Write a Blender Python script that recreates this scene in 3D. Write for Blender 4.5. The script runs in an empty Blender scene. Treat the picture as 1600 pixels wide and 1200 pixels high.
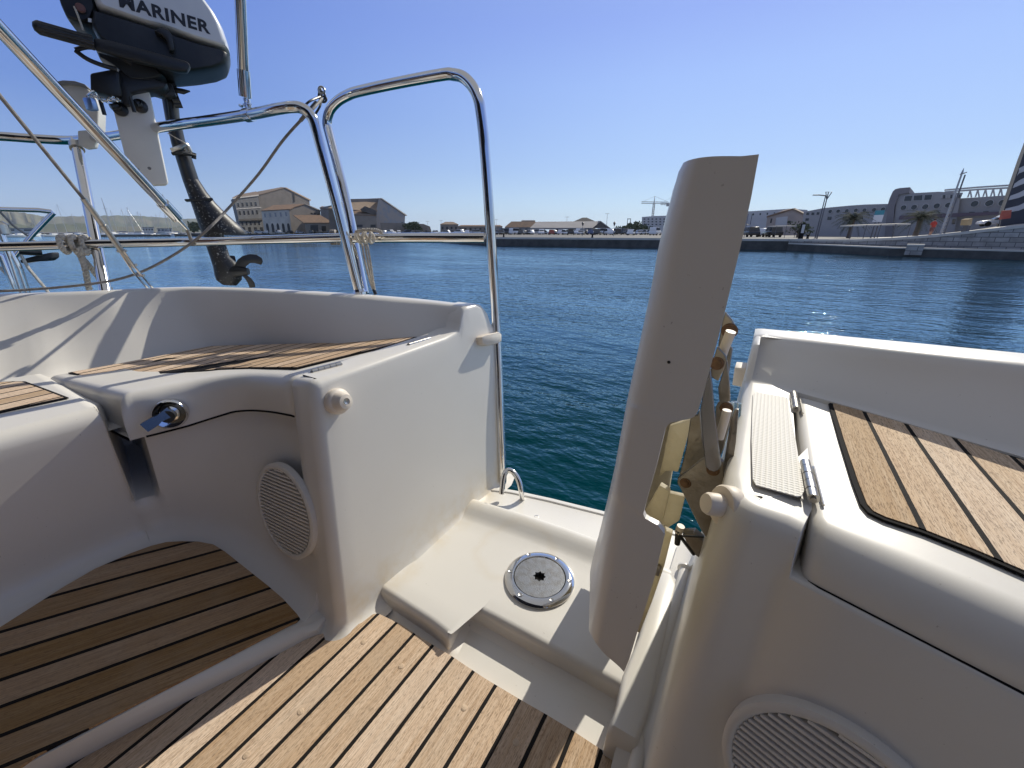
import bpy, bmesh, math, random
from mathutils import Vector, Matrix
random.seed(7)
R = math.radians
sc = bpy.context.scene
COL = sc.collection

# ------------------------------------------------------------------ camera
EYE = Vector((0, 0, 0.9))
FPX = 630.0
PITCH = math.atan(238 / 630.0)
YAW = R(31.3)
cy, sy = math.cos(YAW), math.sin(YAW)
RIGHT = Vector((cy, sy, 0)); FH = Vector((-sy, cy, 0)); UPZ = Vector((0, 0, 1))
FWD = FH * math.cos(PITCH) - UPZ * math.sin(PITCH)
UPV = FH * math.sin(PITCH) + UPZ * math.cos(PITCH)
cam = bpy.data.cameras.new('camera'); camo = bpy.data.objects.new('camera', cam)
COL.objects.link(camo); sc.camera = camo
cam.sensor_width = 36; cam.lens = 36 * FPX / 1600; cam.clip_start = 0.02; cam.clip_end = 40000
mw = Matrix((RIGHT, UPV, -FWD)).transposed().to_4x4(); mw.translation = EYE
camo.matrix_world = mw

# survey helpers: where the line of sight through a photo pixel meets a real surface
def ray(x, y): return FWD + RIGHT * ((x - 800) / FPX) - UPV * ((y - 600) / FPX)
def az(x, y, z): d = ray(x, y); return EYE + d * ((z - EYE.z) / d.z)
def ax(x, y, v): d = ray(x, y); return EYE + d * (v / d.x)
def ay(x, y, v): d = ray(x, y); return EYE + d * (v / d.y)
def apl(x, y, p, n):
    d = ray(x, y); p = Vector(p); n = Vector(n)
    return EYE + d * ((p - EYE).dot(n) / d.dot(n))
def ad(x, y, D):
    d = ray(x, y); return EYE + d * (D / math.hypot(d.x, d.y))

# ------------------------------------------------------------------ materials
def mat(name, base=(.8, .8, .8), rough=.5, metal=0, spec=.5, coat=0, emit=None):
    m = bpy.data.materials.new(name); m.use_nodes = True
    b = m.node_tree.nodes['Principled BSDF']
    b.inputs['Base Color'].default_value = (*base, 1); b.inputs['Roughness'].default_value = rough
    b.inputs['Metallic'].default_value = metal; b.inputs['Specular IOR Level'].default_value = spec
    b.inputs['Coat Weight'].default_value = coat
    return m
class NT:
    def __init__(s, m): s.t = m.node_tree; s.b = s.t.nodes['Principled BSDF']
    def n(s, typ, **kw):
        o = s.t.nodes.new(typ)
        for k, v in kw.items(): setattr(o, k, v)
        return o
    def l(s, a, b): s.t.links.new(a, b)
    def math(s, op, a, b=None, c=None, clamp=False):
        o = s.n('ShaderNodeMath', operation=op, use_clamp=clamp)
        for i, v in enumerate((a, b, c)):
            if v is None: continue
            if hasattr(v, 'links'): s.l(v, o.inputs[i])
            else: o.inputs[i].default_value = v
        return o.outputs[0]
    def mix(s, f, a, b, blend='MIX'):
        o = s.n('ShaderNodeMix', data_type='RGBA', blend_type=blend)
        for i, v in ((0, f), (6, a), (7, b)):
            if hasattr(v, 'links'): s.l(v, o.inputs[i])
            else: o.inputs[i].default_value = v if i == 0 else (*v, 1)
        return o.outputs[2]
    def noise(s, vec, scale, detail=4, rough=.55):
        o = s.n('ShaderNodeTexNoise'); o.inputs['Scale'].default_value = scale
        o.inputs['Detail'].default_value = detail; o.inputs['Roughness'].default_value = rough
        if vec is not None: s.l(vec, o.inputs['Vector'])
        return o.outputs['Fac']
    def coord(s): return s.n('ShaderNodeTexCoord').outputs['Object']
    def mapping(s, vec, scale=(1, 1, 1), rot=(0, 0, 0), loc=(0, 0, 0)):
        o = s.n('ShaderNodeMapping'); o.inputs['Scale'].default_value = scale
        o.inputs['Rotation'].default_value = rot; o.inputs['Location'].default_value = loc
        s.l(vec, o.inputs['Vector']); return o.outputs[0]
    def ramp(s, f, a, b):
        o = s.n('ShaderNodeMapRange'); s.l(f, o.inputs[0]); o.inputs[1].default_value = a; o.inputs[2].default_value = b
        return o.outputs[0]
    def bump(s, h, strength=.3, dist=.01):
        o = s.n('ShaderNodeBump'); o.inputs['Strength'].default_value = strength; o.inputs['Distance'].default_value = dist
        s.l(h, o.inputs['Height']); s.l(o.outputs[0], s.b.inputs['Normal']); return o
    def base(s, c): s.l(c, s.b.inputs['Base Color'])
    def rough(s, c): s.l(c, s.b.inputs['Roughness'])

def weathered(name, base, dark, rough=.4, scale=3.0, amt=.5, bump=0, bscale=40, metal=0, coat=0, stretch=(1, 1, 1)):
    m = mat(name, base, rough, metal, coat=coat); t = NT(m); c = t.mapping(t.coord(), stretch)
    f = t.ramp(t.noise(c, scale, 6, .6), .42, .75)
    t.base(t.mix(t.math('MULTIPLY', f, amt), base, dark))
    if bump: t.bump(t.noise(c, bscale, 3), bump, .004)
    return m

def gelcoat(name, base=(.73, .70, .645)):
    m = mat(name, base, .42, 0, .5); t = NT(m); c = t.coord()
    big = t.ramp(t.noise(c, 2.2, 5, .6), .45, .8)
    col = t.mix(t.math('MULTIPLY', big, .35), base, (.63, .585, .50))
    specks = t.ramp(t.noise(c, 190, 2, .5), .735, .77)
    patch = t.ramp(t.noise(c, 7, 3), .45, .6)
    sc1 = t.ramp(t.noise(t.mapping(c, (18, 240, 200), (0, .3, .9)), 1, 3, .7), .70, .76); sc2 = t.ramp(t.noise(t.mapping(c, (260, 14, 190), (.2, 0, .35)), 1, 3, .7), .70, .76)
    col = t.mix(t.math('MULTIPLY', t.math('MULTIPLY', t.math('ADD', sc1, sc2, clamp=True), t.ramp(t.noise(c, 3.3, 3), .48, .7)), .35), col, (.52, .48, .42))
    sp = t.n('ShaderNodeSeparateXYZ'); t.l(c, sp.inputs[0])          # rust coloured water stain along the foot of the gate wall
    bx = t.math('MULTIPLY', t.ramp(t.math('ABSOLUTE', t.math('ADD', sp.outputs[0], .70)), .06, .0), t.ramp(sp.outputs[2], .17, .03))
    bx = t.math('MULTIPLY', bx, t.math('MULTIPLY', t.ramp(sp.outputs[1], .30, .42), t.ramp(t.noise(c, 11, 5, .65), .40, .68)))
    col = t.mix(t.math('MULTIPLY', bx, .6), col, (.60, .46, .24))
    rg = t.n('ShaderNodeVectorMath', operation='DISTANCE'); t.l(c, rg.inputs[0]); rg.inputs[1].default_value = (-.47, .79, .035)
    dd_ = t.math('ADD', rg.outputs['Value'], t.math('MULTIPLY', t.noise(c, 14, 3), .05))
    ring_ = t.math('MULTIPLY', t.ramp(t.math('ABSOLUTE', t.math('SUBTRACT', dd_, .135)), .02, .0), .16)
    col = t.mix(ring_, col, (.62, .50, .33))
    col = t.mix(t.math('MULTIPLY', t.math('MULTIPLY', specks, patch), .55), col, (.22, .17, .12))
    t.base(col)
    t.rough(t.math('ADD', t.math('MULTIPLY', t.noise(c, 9, 4), .25), .24))
    t.bump(t.noise(c, 14, 2), .05, .004)
    return m
GEL = gelcoat('gelcoat')
RAW = weathered('raw_fibreglass', (.74, .68, .54), (.52, .45, .32), .6, 22, .7, .8, 90)
_t = NT(RAW); _tr = _t.n('ShaderNodeBsdfTranslucent'); _tr.inputs[0].default_value = (.80, .74, .58, 1); _mx = _t.n('ShaderNodeMixShader'); _mx.inputs[0].default_value = .45   # bare laminate lets sun glow through
_t.l(_t.b.outputs[0], _mx.inputs[1]); _t.l(_tr.outputs[0], _mx.inputs[2]); _t.l(_mx.outputs[0], RAW.node_tree.nodes['Material Output'].inputs['Surface'])
NONSLIP = mat('nonslip', (.74, .715, .66), .55)
_t = NT(NONSLIP); _v = _t.n('ShaderNodeTexVoronoi'); _v.inputs['Scale'].default_value = 170; _v.inputs['Randomness'].default_value = 0
_t.l(_t.coord(), _v.inputs['Vector']); _t.bump(_t.ramp(_v.outputs['Distance'], .1, .5), .5, .002)
_t.base(_t.mix(_t.ramp(_v.outputs['Distance'], .35, .6), (.75, .725, .67), (.66, .63, .57)))

def steel(name='steel', base=(.78, .77, .75), rough=.09):
    m = mat(name, base, rough, 1); t = NT(m); c = t.coord()
    t.rough(t.math('ADD', t.math('MULTIPLY', t.noise(c, 8, 2), .06), rough - .03))
    t.base(t.mix(t.ramp(t.noise(c, 5, 2), .5, .9), base, (.6, .56, .5)))
    return m
STEEL = steel()
DULL = steel('dull_steel', (.55, .53, .49), .32)
BRONZE = weathered('stained_steel', (.34, .315, .28), (.13, .105, .075), .38, 16, .8, .25, 120, metal=.8)
WIRE = weathered('wire', (.30, .27, .24), (.12, .11, .1), .55, 60, .8, .5, 400)
PLASTIC = weathered('white_plastic', (.78, .70, .60), (.58, .47, .36), .5, 12, .5)
PADW = weathered('pad_board', (.72, .69, .63), (.56, .53, .47), .55, 6, .5)
BLACK = weathered('black_plastic', (.010, .011, .013), (.05, .05, .052), .4, 9, .5, .12, 60)
LEGBLK = mat('salted_black', (.012, .012, .014), .45); _t = NT(LEGBLK); _c = _t.coord()
_f = _t.math('MULTIPLY', _t.ramp(_t.noise(_c, 150, 3, .6), .60, .68), _t.ramp(_t.noise(_c, 9, 3), .35, .62))
_t.base(_t.mix(_f, (.012, .012, .014), (.5, .5, .48))); _t.bump(_f, .3, .002)
COWL = weathered('cowl_paint', (.62, .63, .64), (.46, .47, .48), .32, 5, .5, coat=.3)
COWLHI = weathered('cowl_panel', (.78, .78, .77), (.62, .62, .6), .34, 5, .5, coat=.3)
INK = mat('ink', (.018, .018, .025), .5)
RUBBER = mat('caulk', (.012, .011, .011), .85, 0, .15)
ROPE = weathered('rope', (.66, .60, .50), (.34, .29, .23), .85, 60, .8, .8, 260)
BLUEST = mat('blue_steel', (.30, .42, .62), .3, .8)

def teak(name, pitch=.0576, off=0.0, rot=0.0, seam=.10, tone=(.68, .475, .30), worn=(.80, .62, .45), dark=(.40, .25, .14)):
    m = mat(name, tone, .72, 0, .25); t = NT(m)
    c = t.mapping(t.coord(), (1, 1, 1), (0, 0, rot))
    s = t.n('ShaderNodeSeparateXYZ'); t.l(c, s.inputs[0])
    u = t.math('DIVIDE', t.math('ADD', s.outputs['X'], off), pitch)
    fr = t.math('FRACT', u); fl = t.math('FLOOR', u)
    wn = t.n('ShaderNodeTexWhiteNoise', noise_dimensions='1D'); t.l(fl, wn.inputs['W'])
    wob = t.math('MULTIPLY', t.math('SUBTRACT', t.noise(t.mapping(c, (4, 30, 4)), 1, 2), .5), .02)
    fr2 = t.math('ADD', fr, wob)
    sm = t.math('LESS_THAN', fr2, seam)
    # grain: long streaks along the plank, shifted plank by plank
    cm = t.n('ShaderNodeCombineXYZ'); t.l(t.math('ADD', s.outputs['X'], t.math('MULTIPLY', wn.outputs[0], 7.0)), cm.inputs[0])
    t.l(s.outputs['Y'], cm.inputs[1]); t.l(s.outputs['Z'], cm.inputs[2])
    fine = t.noise(t.mapping(cm.outputs[0], (640, 11, 30)), 1, 4, .7)
    mid = t.noise(t.mapping(cm.outputs[0], (90, 3.0, 8)), 1, 5, .6)
    pore = t.ramp(t.noise(t.mapping(cm.outputs[0], (1000, 105, 60)), 1, 2, .5), .56, .66)
    big = t.noise(cm.outputs[0], 6, 3)
    col = t.mix(t.ramp(mid, .3, .72), tone, worn)
    col = t.mix(t.math('MULTIPLY', t.ramp(fine, .42, .66), .75), col, dark)
    col = t.mix(t.math('MULTIPLY', pore, .62), col, (.20, .125, .07))
    col = t.mix(t.math('MULTIPLY', t.ramp(big, .5, .8), .35), col, (.50, .41, .31))
    tint = t.n('ShaderNodeHueSaturation'); t.l(col, tint.inputs['Color'])
    t.l(t.math('ADD', t.math('MULTIPLY', wn.outputs[0], .34), .80), tint.inputs['Value'])
    t.l(t.math('ADD', t.math('MULTIPLY', wn.outputs[0], -.25), 1.08), tint.inputs['Saturation'])
    col = t.mix(sm, tint.outputs[0], (.012, .010, .009)); t.base(col)
    t.rough(t.math('ADD', .76, t.math('MULTIPLY', sm, .1)))
    h = t.math('SUBTRACT', t.math('ADD', t.math('MULTIPLY', fine, .25), t.math('MULTIPLY', pore, -.25)), t.math('MULTIPLY', sm, .8))
    t.bump(h, .55, .0025)
    return m

# ------------------------------------------------------------------ mesh builder
class MB:
    def __init__(s): s.v = []; s.f = []; s.mi = []; s.mats = []; s.sharp = 40
    def m(s, material):
        if material not in s.mats: s.mats.append(material)
        return s.mats.index(material)
    def grid(s, rows, material, closed=False, flip=False):
        k = s.m(material); b = len(s.v); n = len(rows[0])
        for r in rows: s.v.extend(Vector(p) for p in r)
        for i in range(len(rows) - 1):
            for j in range(n if closed else n - 1):
                a, c = b + i * n + j, b + i * n + (j + 1) % n
                d, e = c + n, a + n
                s.f.append((a, c, d, e) if not flip else (e, d, c, a)); s.mi.append(k)
        return b
    def face(s, pts, material):
        k = s.m(material); b = len(s.v); s.v.extend(Vector(p) for p in pts)
        s.f.append(tuple(range(b, b + len(pts)))); s.mi.append(k)
    def bm(s, bmsh, material):
        k = s.m(material); b = len(s.v); bmsh.verts.index_update()
        s.v.extend(v.co.copy() for v in bmsh.verts)
        for f in bmsh.faces: s.f.append(tuple(b + v.index for v in f.verts)); s.mi.append(k)
        bmsh.free()
    def tube(s, pts, r, material, seg=10, caps=True, smooth=0):
        pts = [Vector(p) for p in pts]
        if smooth: pts = spline(pts, smooth)
        n = len(pts); rr = r if isinstance(r, (list, tuple)) else [r] * n
        if len(rr) != n: rr = [rr[0] + (rr[-1] - rr[0]) * i / (n - 1) for i in range(n)]
        tan = [(pts[min(i + 1, n - 1)] - pts[max(i - 1, 0)]).normalized() for i in range(n)]
        a = tan[0].orthogonal().normalized(); rows = []
        for i in range(n):
            a = (a - tan[i] * a.dot(tan[i])).normalized(); b2 = tan[i].cross(a)
            rows.append([pts[i] + (a * math.cos(2 * math.pi * j / seg) + b2 * math.sin(2 * math.pi * j / seg)) * rr[i] for j in range(seg)])
        s.grid(rows, material, closed=True)
        if caps:
            s.face(rows[0][::-1], material); s.face(rows[-1], material)
    def prism(s, outline, ext, material, bevel=0, seg=2):
        s.bm(prism_bm(outline, ext, bevel, seg), material)
    def box(s, c, size, material, bevel=0, rz=0, seg=2, mat3=None):
        b = bmesh.new(); bmesh.ops.create_cube(b, size=1)
        M = (mat3.to_4x4() if mat3 else Matrix.Rotation(rz, 4, 'Z')) @ Matrix.Diagonal((*size, 1))
        bmesh.ops.transform(b, matrix=Matrix.Translation(Vector(c)) @ M, verts=b.verts)
        if bevel: bmesh.ops.bevel(b, geom=b.edges[:], offset=bevel, segments=seg, affect='EDGES', profile=.5)
        s.bm(b, material)
    def cyl(s, a, b, r, material, seg=16, r2=None, rings=None):
        s.tube([a, b], [r, r if r2 is None else r2], material, seg)
    def lathe(s, c, axis, prof, material, seg=32):
        axis = Vector(axis).normalized(); a = axis.orthogonal().normalized(); b2 = axis.cross(a); c = Vector(c)
        rows = [[c + axis * h + (a * math.cos(2 * math.pi * j / seg) + b2 * math.sin(2 * math.pi * j / seg)) * max(r, 1e-5) for j in range(seg)] for r, h in prof]
        s.grid(rows, material, closed=True)
    def ico(s, c, r, material, sub=2, scale=(1, 1, 1)):
        b = bmesh.new(); bmesh.ops.create_icosphere(b, subdivisions=sub, radius=r)
        bmesh.ops.transform(b, matrix=Matrix.Translation(Vector(c)) @ Matrix.Diagonal((*scale, 1)), verts=b.verts); s.bm(b, material)
    def build(s, name, parent=None, smooth=True, merge=0):
        me = bpy.data.meshes.new(name); me.from_pydata([tuple(v) for v in s.v], [], s.f)
        for m_ in s.mats: me.materials.append(m_)
        for p, k in zip(me.polygons, s.mi): p.material_index = k
        if merge:
            b = bmesh.new(); b.from_mesh(me); bmesh.ops.remove_doubles(b, verts=b.verts, dist=merge); b.to_mesh(me); b.free()
        b = bmesh.new(); b.from_mesh(me); bmesh.ops.recalc_face_normals(b, faces=b.faces); b.to_mesh(me); b.free()
        if smooth:
            me.shade_smooth(); me.set_sharp_from_angle(angle=R(s.sharp))
        o = bpy.data.objects.new(name, me); COL.objects.link(o)
        if parent is not None: adopt(o, parent)
        return o
def adopt(o, parent):
    o.parent = parent; o.matrix_parent_inverse = world_of(parent).inverted()
def world_of(o):
    if o.parent is None: return Matrix.Translation(o.location) @ o.rotation_euler.to_matrix().to_4x4()
    return world_of(o.parent) @ o.matrix_parent_inverse @ o.matrix_basis
def prism_bm(outline, ext, bevel=0, seg=2):
    b = bmesh.new(); ext = Vector(ext); n = len(outline)
    lo = [b.verts.new(Vector(p)) for p in outline]; hi = [b.verts.new(Vector(p) + ext) for p in outline]
    b.faces.new(lo[::-1]); b.faces.new(hi)
    for i in range(n): b.faces.new((lo[i], lo[(i + 1) % n], hi[(i + 1) % n], hi[i]))
    bmesh.ops.recalc_face_normals(b, faces=b.faces)
    if bevel:
        es = [e for e in b.edges if len(e.link_faces) == 2 and e.calc_face_angle(0) > R(28)]
        bmesh.ops.bevel(b, geom=es, offset=bevel, segments=seg, affect='EDGES', profile=.5, clamp_overlap=True)
    return b
def spline(pts, k):
    out = []; n = len(pts)
    for i in range(n - 1):
        p0, p1, p2, p3 = pts[max(i - 1, 0)], pts[i], pts[i + 1], pts[min(i + 2, n - 1)]
        for j in range(k):
            t = j / k
            out.append(.5 * ((2 * p1) + (p2 - p0) * t + (2 * p0 - 5 * p1 + 4 * p2 - p3) * t * t + (3 * p1 - p0 - 3 * p2 + p3) * t ** 3))
    out.append(pts[-1].copy()); return out
from mathutils.bvhtree import BVHTree
def hit(o, x, y):                       # where the line of sight meets a mesh already built
    me = o.data; t = BVHTree.FromPolygons([v.co.copy() for v in me.vertices], [tuple(p.vertices) for p in me.polygons])
    p, n, _, _ = t.ray_cast(EYE, ray(x, y).normalized())
    if n.dot(ray(x, y)) > 0: n = -n
    return p, n
def lerp(a, b, t): return a + (b - a) * t
def table(x, xs, ys):
    if x <= xs[0]: return ys[0]
    for i in range(len(xs) - 1):
        if x <= xs[i + 1]: return lerp(ys[i], ys[i + 1], (x - xs[i]) / (xs[i + 1] - xs[i]))
    return ys[-1]
def resample(pts, n):
    pts = [Vector(p) for p in pts]; L = [0]
    for a, b in zip(pts, pts[1:]): L.append(L[-1] + (b - a).length)
    out = []
    for i in range(n):
        d = L[-1] * i / (n - 1); k = 0
        while k < len(L) - 2 and L[k + 1] < d: k += 1
        out.append(pts[k].lerp(pts[k + 1], (d - L[k]) / max(L[k + 1] - L[k], 1e-9)))
    return out
def tag(o, label=None, cat=None, group=None, kind=None):
    if label: o['label'] = label
    if cat: o['category'] = cat
    if group: o['group'] = group
    if kind: o['kind'] = kind
    return o
def empty(name, loc, label, cat, group=None):
    o = bpy.data.objects.new(name, None); COL.objects.link(o); o.location = loc; o.empty_display_size = .1
    return tag(o, label, cat, group)
# ================================================================== the yacht
yacht = empty('sailing_yacht', (-.4, .5, -1.4), 'white sailing yacht stern with teak cockpit, open transom gate and steel rails', 'sailing yacht')

def Splane(x, y, o=0):                     # helm seat: falls a little outboard, level past X=-1.35
    p = apl(x, y, (-.8, 0, .60 + o), (-.12, 0, 1))
    return p if p.x > -1.38 else az(x, y, .53 + o)
def Sz(X): return max(.53, .60 + .12 * (X + .8))
def floor_z(X, Y):                         # height of what the walls stand on
    return min(.16, max(.0, .03 - .31 * (X + .796)))

# ---- port stern moulding: gate wall, seat front, side locker (one skin)
def skin(cols, NW=12, rf=.03, rt=.018):
    rows = []
    for c in cols:
        F, T, n = Vector(c['F']), Vector(c['T']), Vector(c['n']).normalized()
        w = c.get('w', .08); rff = c.get('rf', rf); rtt = c.get('rt', rt); r = []
        def onf(p, q):                  # follow the sloping chock
            if c.get('chock'): p = p + UPZ * (floor_z(p.x, p.y) - F.z) * q
            return p
        r.append(onf(F + n * (rff + .02) - UPZ * .004, 1))
        wall = (T - F).normalized()
        for k in range(5):
            a = math.pi / 2 * k / 4
            r.append(onf(F + n * rff * (1 - math.sin(a)) + wall * rff * (1 - math.cos(a)), 1 - k / 4))
        a0 = F + wall * rff; a1 = T - wall * rtt
        for k in range(1, NW):
            p = a0.lerp(a1, k / NW)
            if 'dz' in c and p.z > c['dz']: p = p - n * c['dd'] * min(1, (p.z - c['dz']) / .03)
            r.append(p)
        s = c['dd'] if 'dz' in c else 0
        for k in range(5):
            a = math.pi / 2 * k / 4
            r.append(T - n * s - wall * rtt * (1 - math.sin(a)) - n * rtt * (1 - math.cos(a)))
        r.append(T - n * (w + s)); r.append(T - n * (w + s) - UPZ * c.get('drop', .05))
        rows.append(r)
    return rows
cols = []
def gtop(Y):                               # top line of the gate wall, coaming end included
    return table(Y, [.5, .93, .965, .985, 1.005, 1.07, 1.10, 1.125, 1.14], [.60, .607, .618, .655, .678, .68, .672, .645, .60])
cols.append(dict(F=(-1.05, 1.10, .02), T=(-1.05, 1.17, .60), n=(0, 1, 0)))
cols.append(dict(F=(-.70, 1.10, .02), T=(-.80, 1.17, .60), n=(.1, 1, 0)))
cols.append(dict(F=(-.71, 1.09, .03), T=(-.779, 1.155, .60), n=(.8, .6, 0)))
for Y in [1.14, 1.125, 1.10, 1.07, 1.03, 1.005, .995, .985, .975, .965, .95, .90, .8, .7, .6, .53]:
    f = (Y - .53) / .61; z = gtop(Y)
    cols.append(dict(F=(-.698, lerp(.440, 1.075, f), .030 if f > .12 else .0), T=(-.698 - .13 * z, Y, z), n=(1, 0, 0), w=.075, rt=.014, rf=.022))
for k in range(7):
    a = -math.pi / 2 * k / 6
    n = Vector((math.cos(a), math.sin(a), 0))
    cols.append(dict(F=Vector((-.722, .396, 0)) + n * .024, T=Vector((-.800, .486, .60)) + n * .024, n=n, w=.05 + .02 * (k < 3), rf=.022 + .004 * k))
cols.append(dict(F=(-.755, .374, .0), rf=.03, T=(-.83, .463, .597), n=(0, -1, 0), w=.3))
cols.append(dict(F=(-.785, .378, .012), rf=.034, T=(-.856, .464, .594), n=(0, -1, 0), w=.3))
cols.append(dict(F=(-.787, .378, .027), chock=1, rf=.05, T=(-.8575, .464, .50), n=(0, -1, 0), w=.3, rt=.004))
# seat front under the lid; top edge sits 6 mm behind the lid lip
front = [(-.81, .380, -.90, .486), (-.88, .380, -.955, .485), (-.95, .378, -1.0, .480), (-1.02, .370, -1.045, .472),
         (-1.08, .356, -1.095, .448), (-1.13, .336, -1.142, .406), (-1.17, .313, -1.163, .352), (-1.195, .293, -1.176, .316), (-1.21, .280, -1.182, .294)]
for i, (fx, fy, tx, ty) in enumerate(front):
    j0, j1 = max(i - 1, 0), min(i + 1, len(front) - 1)
    tg = Vector((front[j1][2] - front[j0][2], front[j1][3] - front[j0][3], 0)).normalized()
    n = Vector((-tg.y, tg.x, 0)); n = n if n.y < 0 or n.x > 0 else -n
    cols.append(dict(F=(fx, fy, floor_z(fx, fy)), T=(tx, ty, Sz(tx) - .070), n=n, w=.35, rf=.05, rt=.004, chock=1))
slotn = Vector((1, -.25, 0)); SD = .30
for fx, fy, tx, ty in [(-1.214, .274, -1.186, .284), (-1.218, .268, -1.190, .276)]:
    cols.append(dict(F=(fx, fy, floor_z(fx, fy)), T=(tx, ty, Sz(tx) - .085), n=slotn, w=.35, rf=.05, rt=.004, chock=1))
for fx, fy, tx, ty, dd in [(-1.221, .264, -1.195, .270, .06), (-1.224, .258, -1.199, .262, .26), (-1.23, .245, -1.205, .246, .30), (-1.236, .226, -1.209, .2285, .30)]:
    cols.append(dict(F=(fx, fy, floor_z(fx, fy)), T=(tx, ty, .46), n=slotn, w=.3, rf=.05, rt=.004, dz=.27, dd=dd, chock=1))
side = [(.2225, 0), (.21, .25), (.17, .6), (.1, 1), (-.05, 1), (-.3, 1), (-.7, 1), (-1.4, 1), (-2.4, 1)]
for Y, q in side:
    cols.append(dict(F=(-1.240 - .012 * q, Y, floor_z(-1.24, Y) if Y > -.6 else .15), T=(-1.213, Y, .53), n=(1, 0, 0), w=.75, rf=.05, rt=.035, drop=.1, chock=1))
mb = MB(); mb.sharp = 50
rows = skin(cols)
mb.grid(rows, GEL)
# aft end face of the side seat, in the groove beside the lid, and the groove floor
rt_ = .035
prof = [Vector((-1.213 - rt_ * (1 - math.cos(math.pi / 2 * k / 6)), .2225, .53 - rt_ * (1 - math.sin(math.pi / 2 * k / 6)))) for k in range(7)]
mb.face([(-1.213, .2225, .28), *prof, (-1.96, .2225, .53), (-1.96, .2225, .28)], GEL)
mb.face([(-1.25, .2, .462), (-1.25, .4, .462), (-1.95, .4, .462), (-1.95, .2, .462)], GEL)
moulding = mb.build('stern_moulding', yacht)

# ---- coaming round the port quarter
top_px = [(733, 480, .68), (700, 476, .683), (640, 469, .69), (570, 463, .70), (500, 458.5, .707), (420, 454, .712), (360, 451.5, .715), (300, 450, .717),
          (270, 450.2, .717), (230, 451.5, .717), (195, 453, .717), (160, 455, .717), (100, 457.5, .715), (50, 459, .713), (0, 460.5, .712), (-80, 464, .71), (-250, 474, .71)]
bot_px = [(728, 521), (700, 522), (640, 530), (590, 534), (530, 539), (470, 541), (420, 541), (360, 541), (320, 543), (270, 549), (225, 556), (185, 562), (120, 572), (70, 583), (0, 600), (-80, 612)]
tp = [az(*p) for p in top_px]
for p in tp[:2]: p.x = min(p.x, -.792)
bp = [Splane(x, y) for x, y in bot_px[:-2]] + [az(0, 592, .53), az(-80, 610, .53)] + [None]
for p in bp[:2]: p.x = min(p.x, -.792)
bp[-1] = Vector((bp[-2].x - .05, bp[-2].y - .5, .53))
tp.append(tp[-1] + Vector((-.05, -2.2, 0))); bp.append(bp[-1] + Vector((-.05, -2.0, 0)))
tp2 = spline(tp, 3); bp2 = spline(bp, 3)
mb = MB(); mb.sharp = 60; rows = []
for i, (t, b) in enumerate(zip(tp2, bp2)):
    tg = (tp2[min(i + 1, len(tp2) - 1)] - tp2[max(i - 1, 0)]); tg.z = 0; tg.normalize()
    out = Vector((tg.y, -tg.x, 0))          # outboard
    if out.dot(Vector((-.4, 1, 0))) < 0 and out.x > 0: out = -out
    wall = (t - b).normalized(); r = .016; row = []
    row.append(b - wall * .08); row.append(b - wall * .012); row.append(b + wall * .03); row.append(b.lerp(t, .6)); 
    for k in range(5):
        a = math.pi / 2 * k / 4
        row.append(t - wall * r * (1 - math.sin(a)) + out * r * (1 - math.cos(a)))
    row.append(t + out * .05 - UPZ * .002)
    for k in range(4):
        a = math.pi / 2 * k / 3
        row.append(t + out * (.05 + .03 * math.sin(a)) - UPZ * (.004 + .03 * (1 - math.cos(a))))
    row.append(t + out * .10 - UPZ * .5); row.append(t + out * .02 - UPZ * 1.9)
    rows.append(row)
mb.grid(rows, GEL)
coam = mb.build('coaming', yacht)

# ---- hull below (seen only from other places)
mb = MB(); rows = []
for Y, hw in [(1.03, 1.6), (.8, 1.75), (.79, 1.95), (0, 2.15), (-2, 2.3), (-5, 2.1), (-8, 1.2), (-10, .05)]:
    zh = -.05 if Y > .795 else .25
    rows.append([(-.37 - hw, Y, zh), (-.37 - hw * .97, Y, -.6), (-.37 - hw * .75, Y, -1.55), (-.37, Y, -1.9), (-.37 + hw * .75, Y, -1.55), (-.37 + hw * .97, Y, -.6), (-.37 + hw, Y, zh)])
mb.grid(rows, GEL); mb.face([Vector(p) - UPZ * 0 for p in rows[0]], GEL)
mb.build('hull', yacht)

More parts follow.
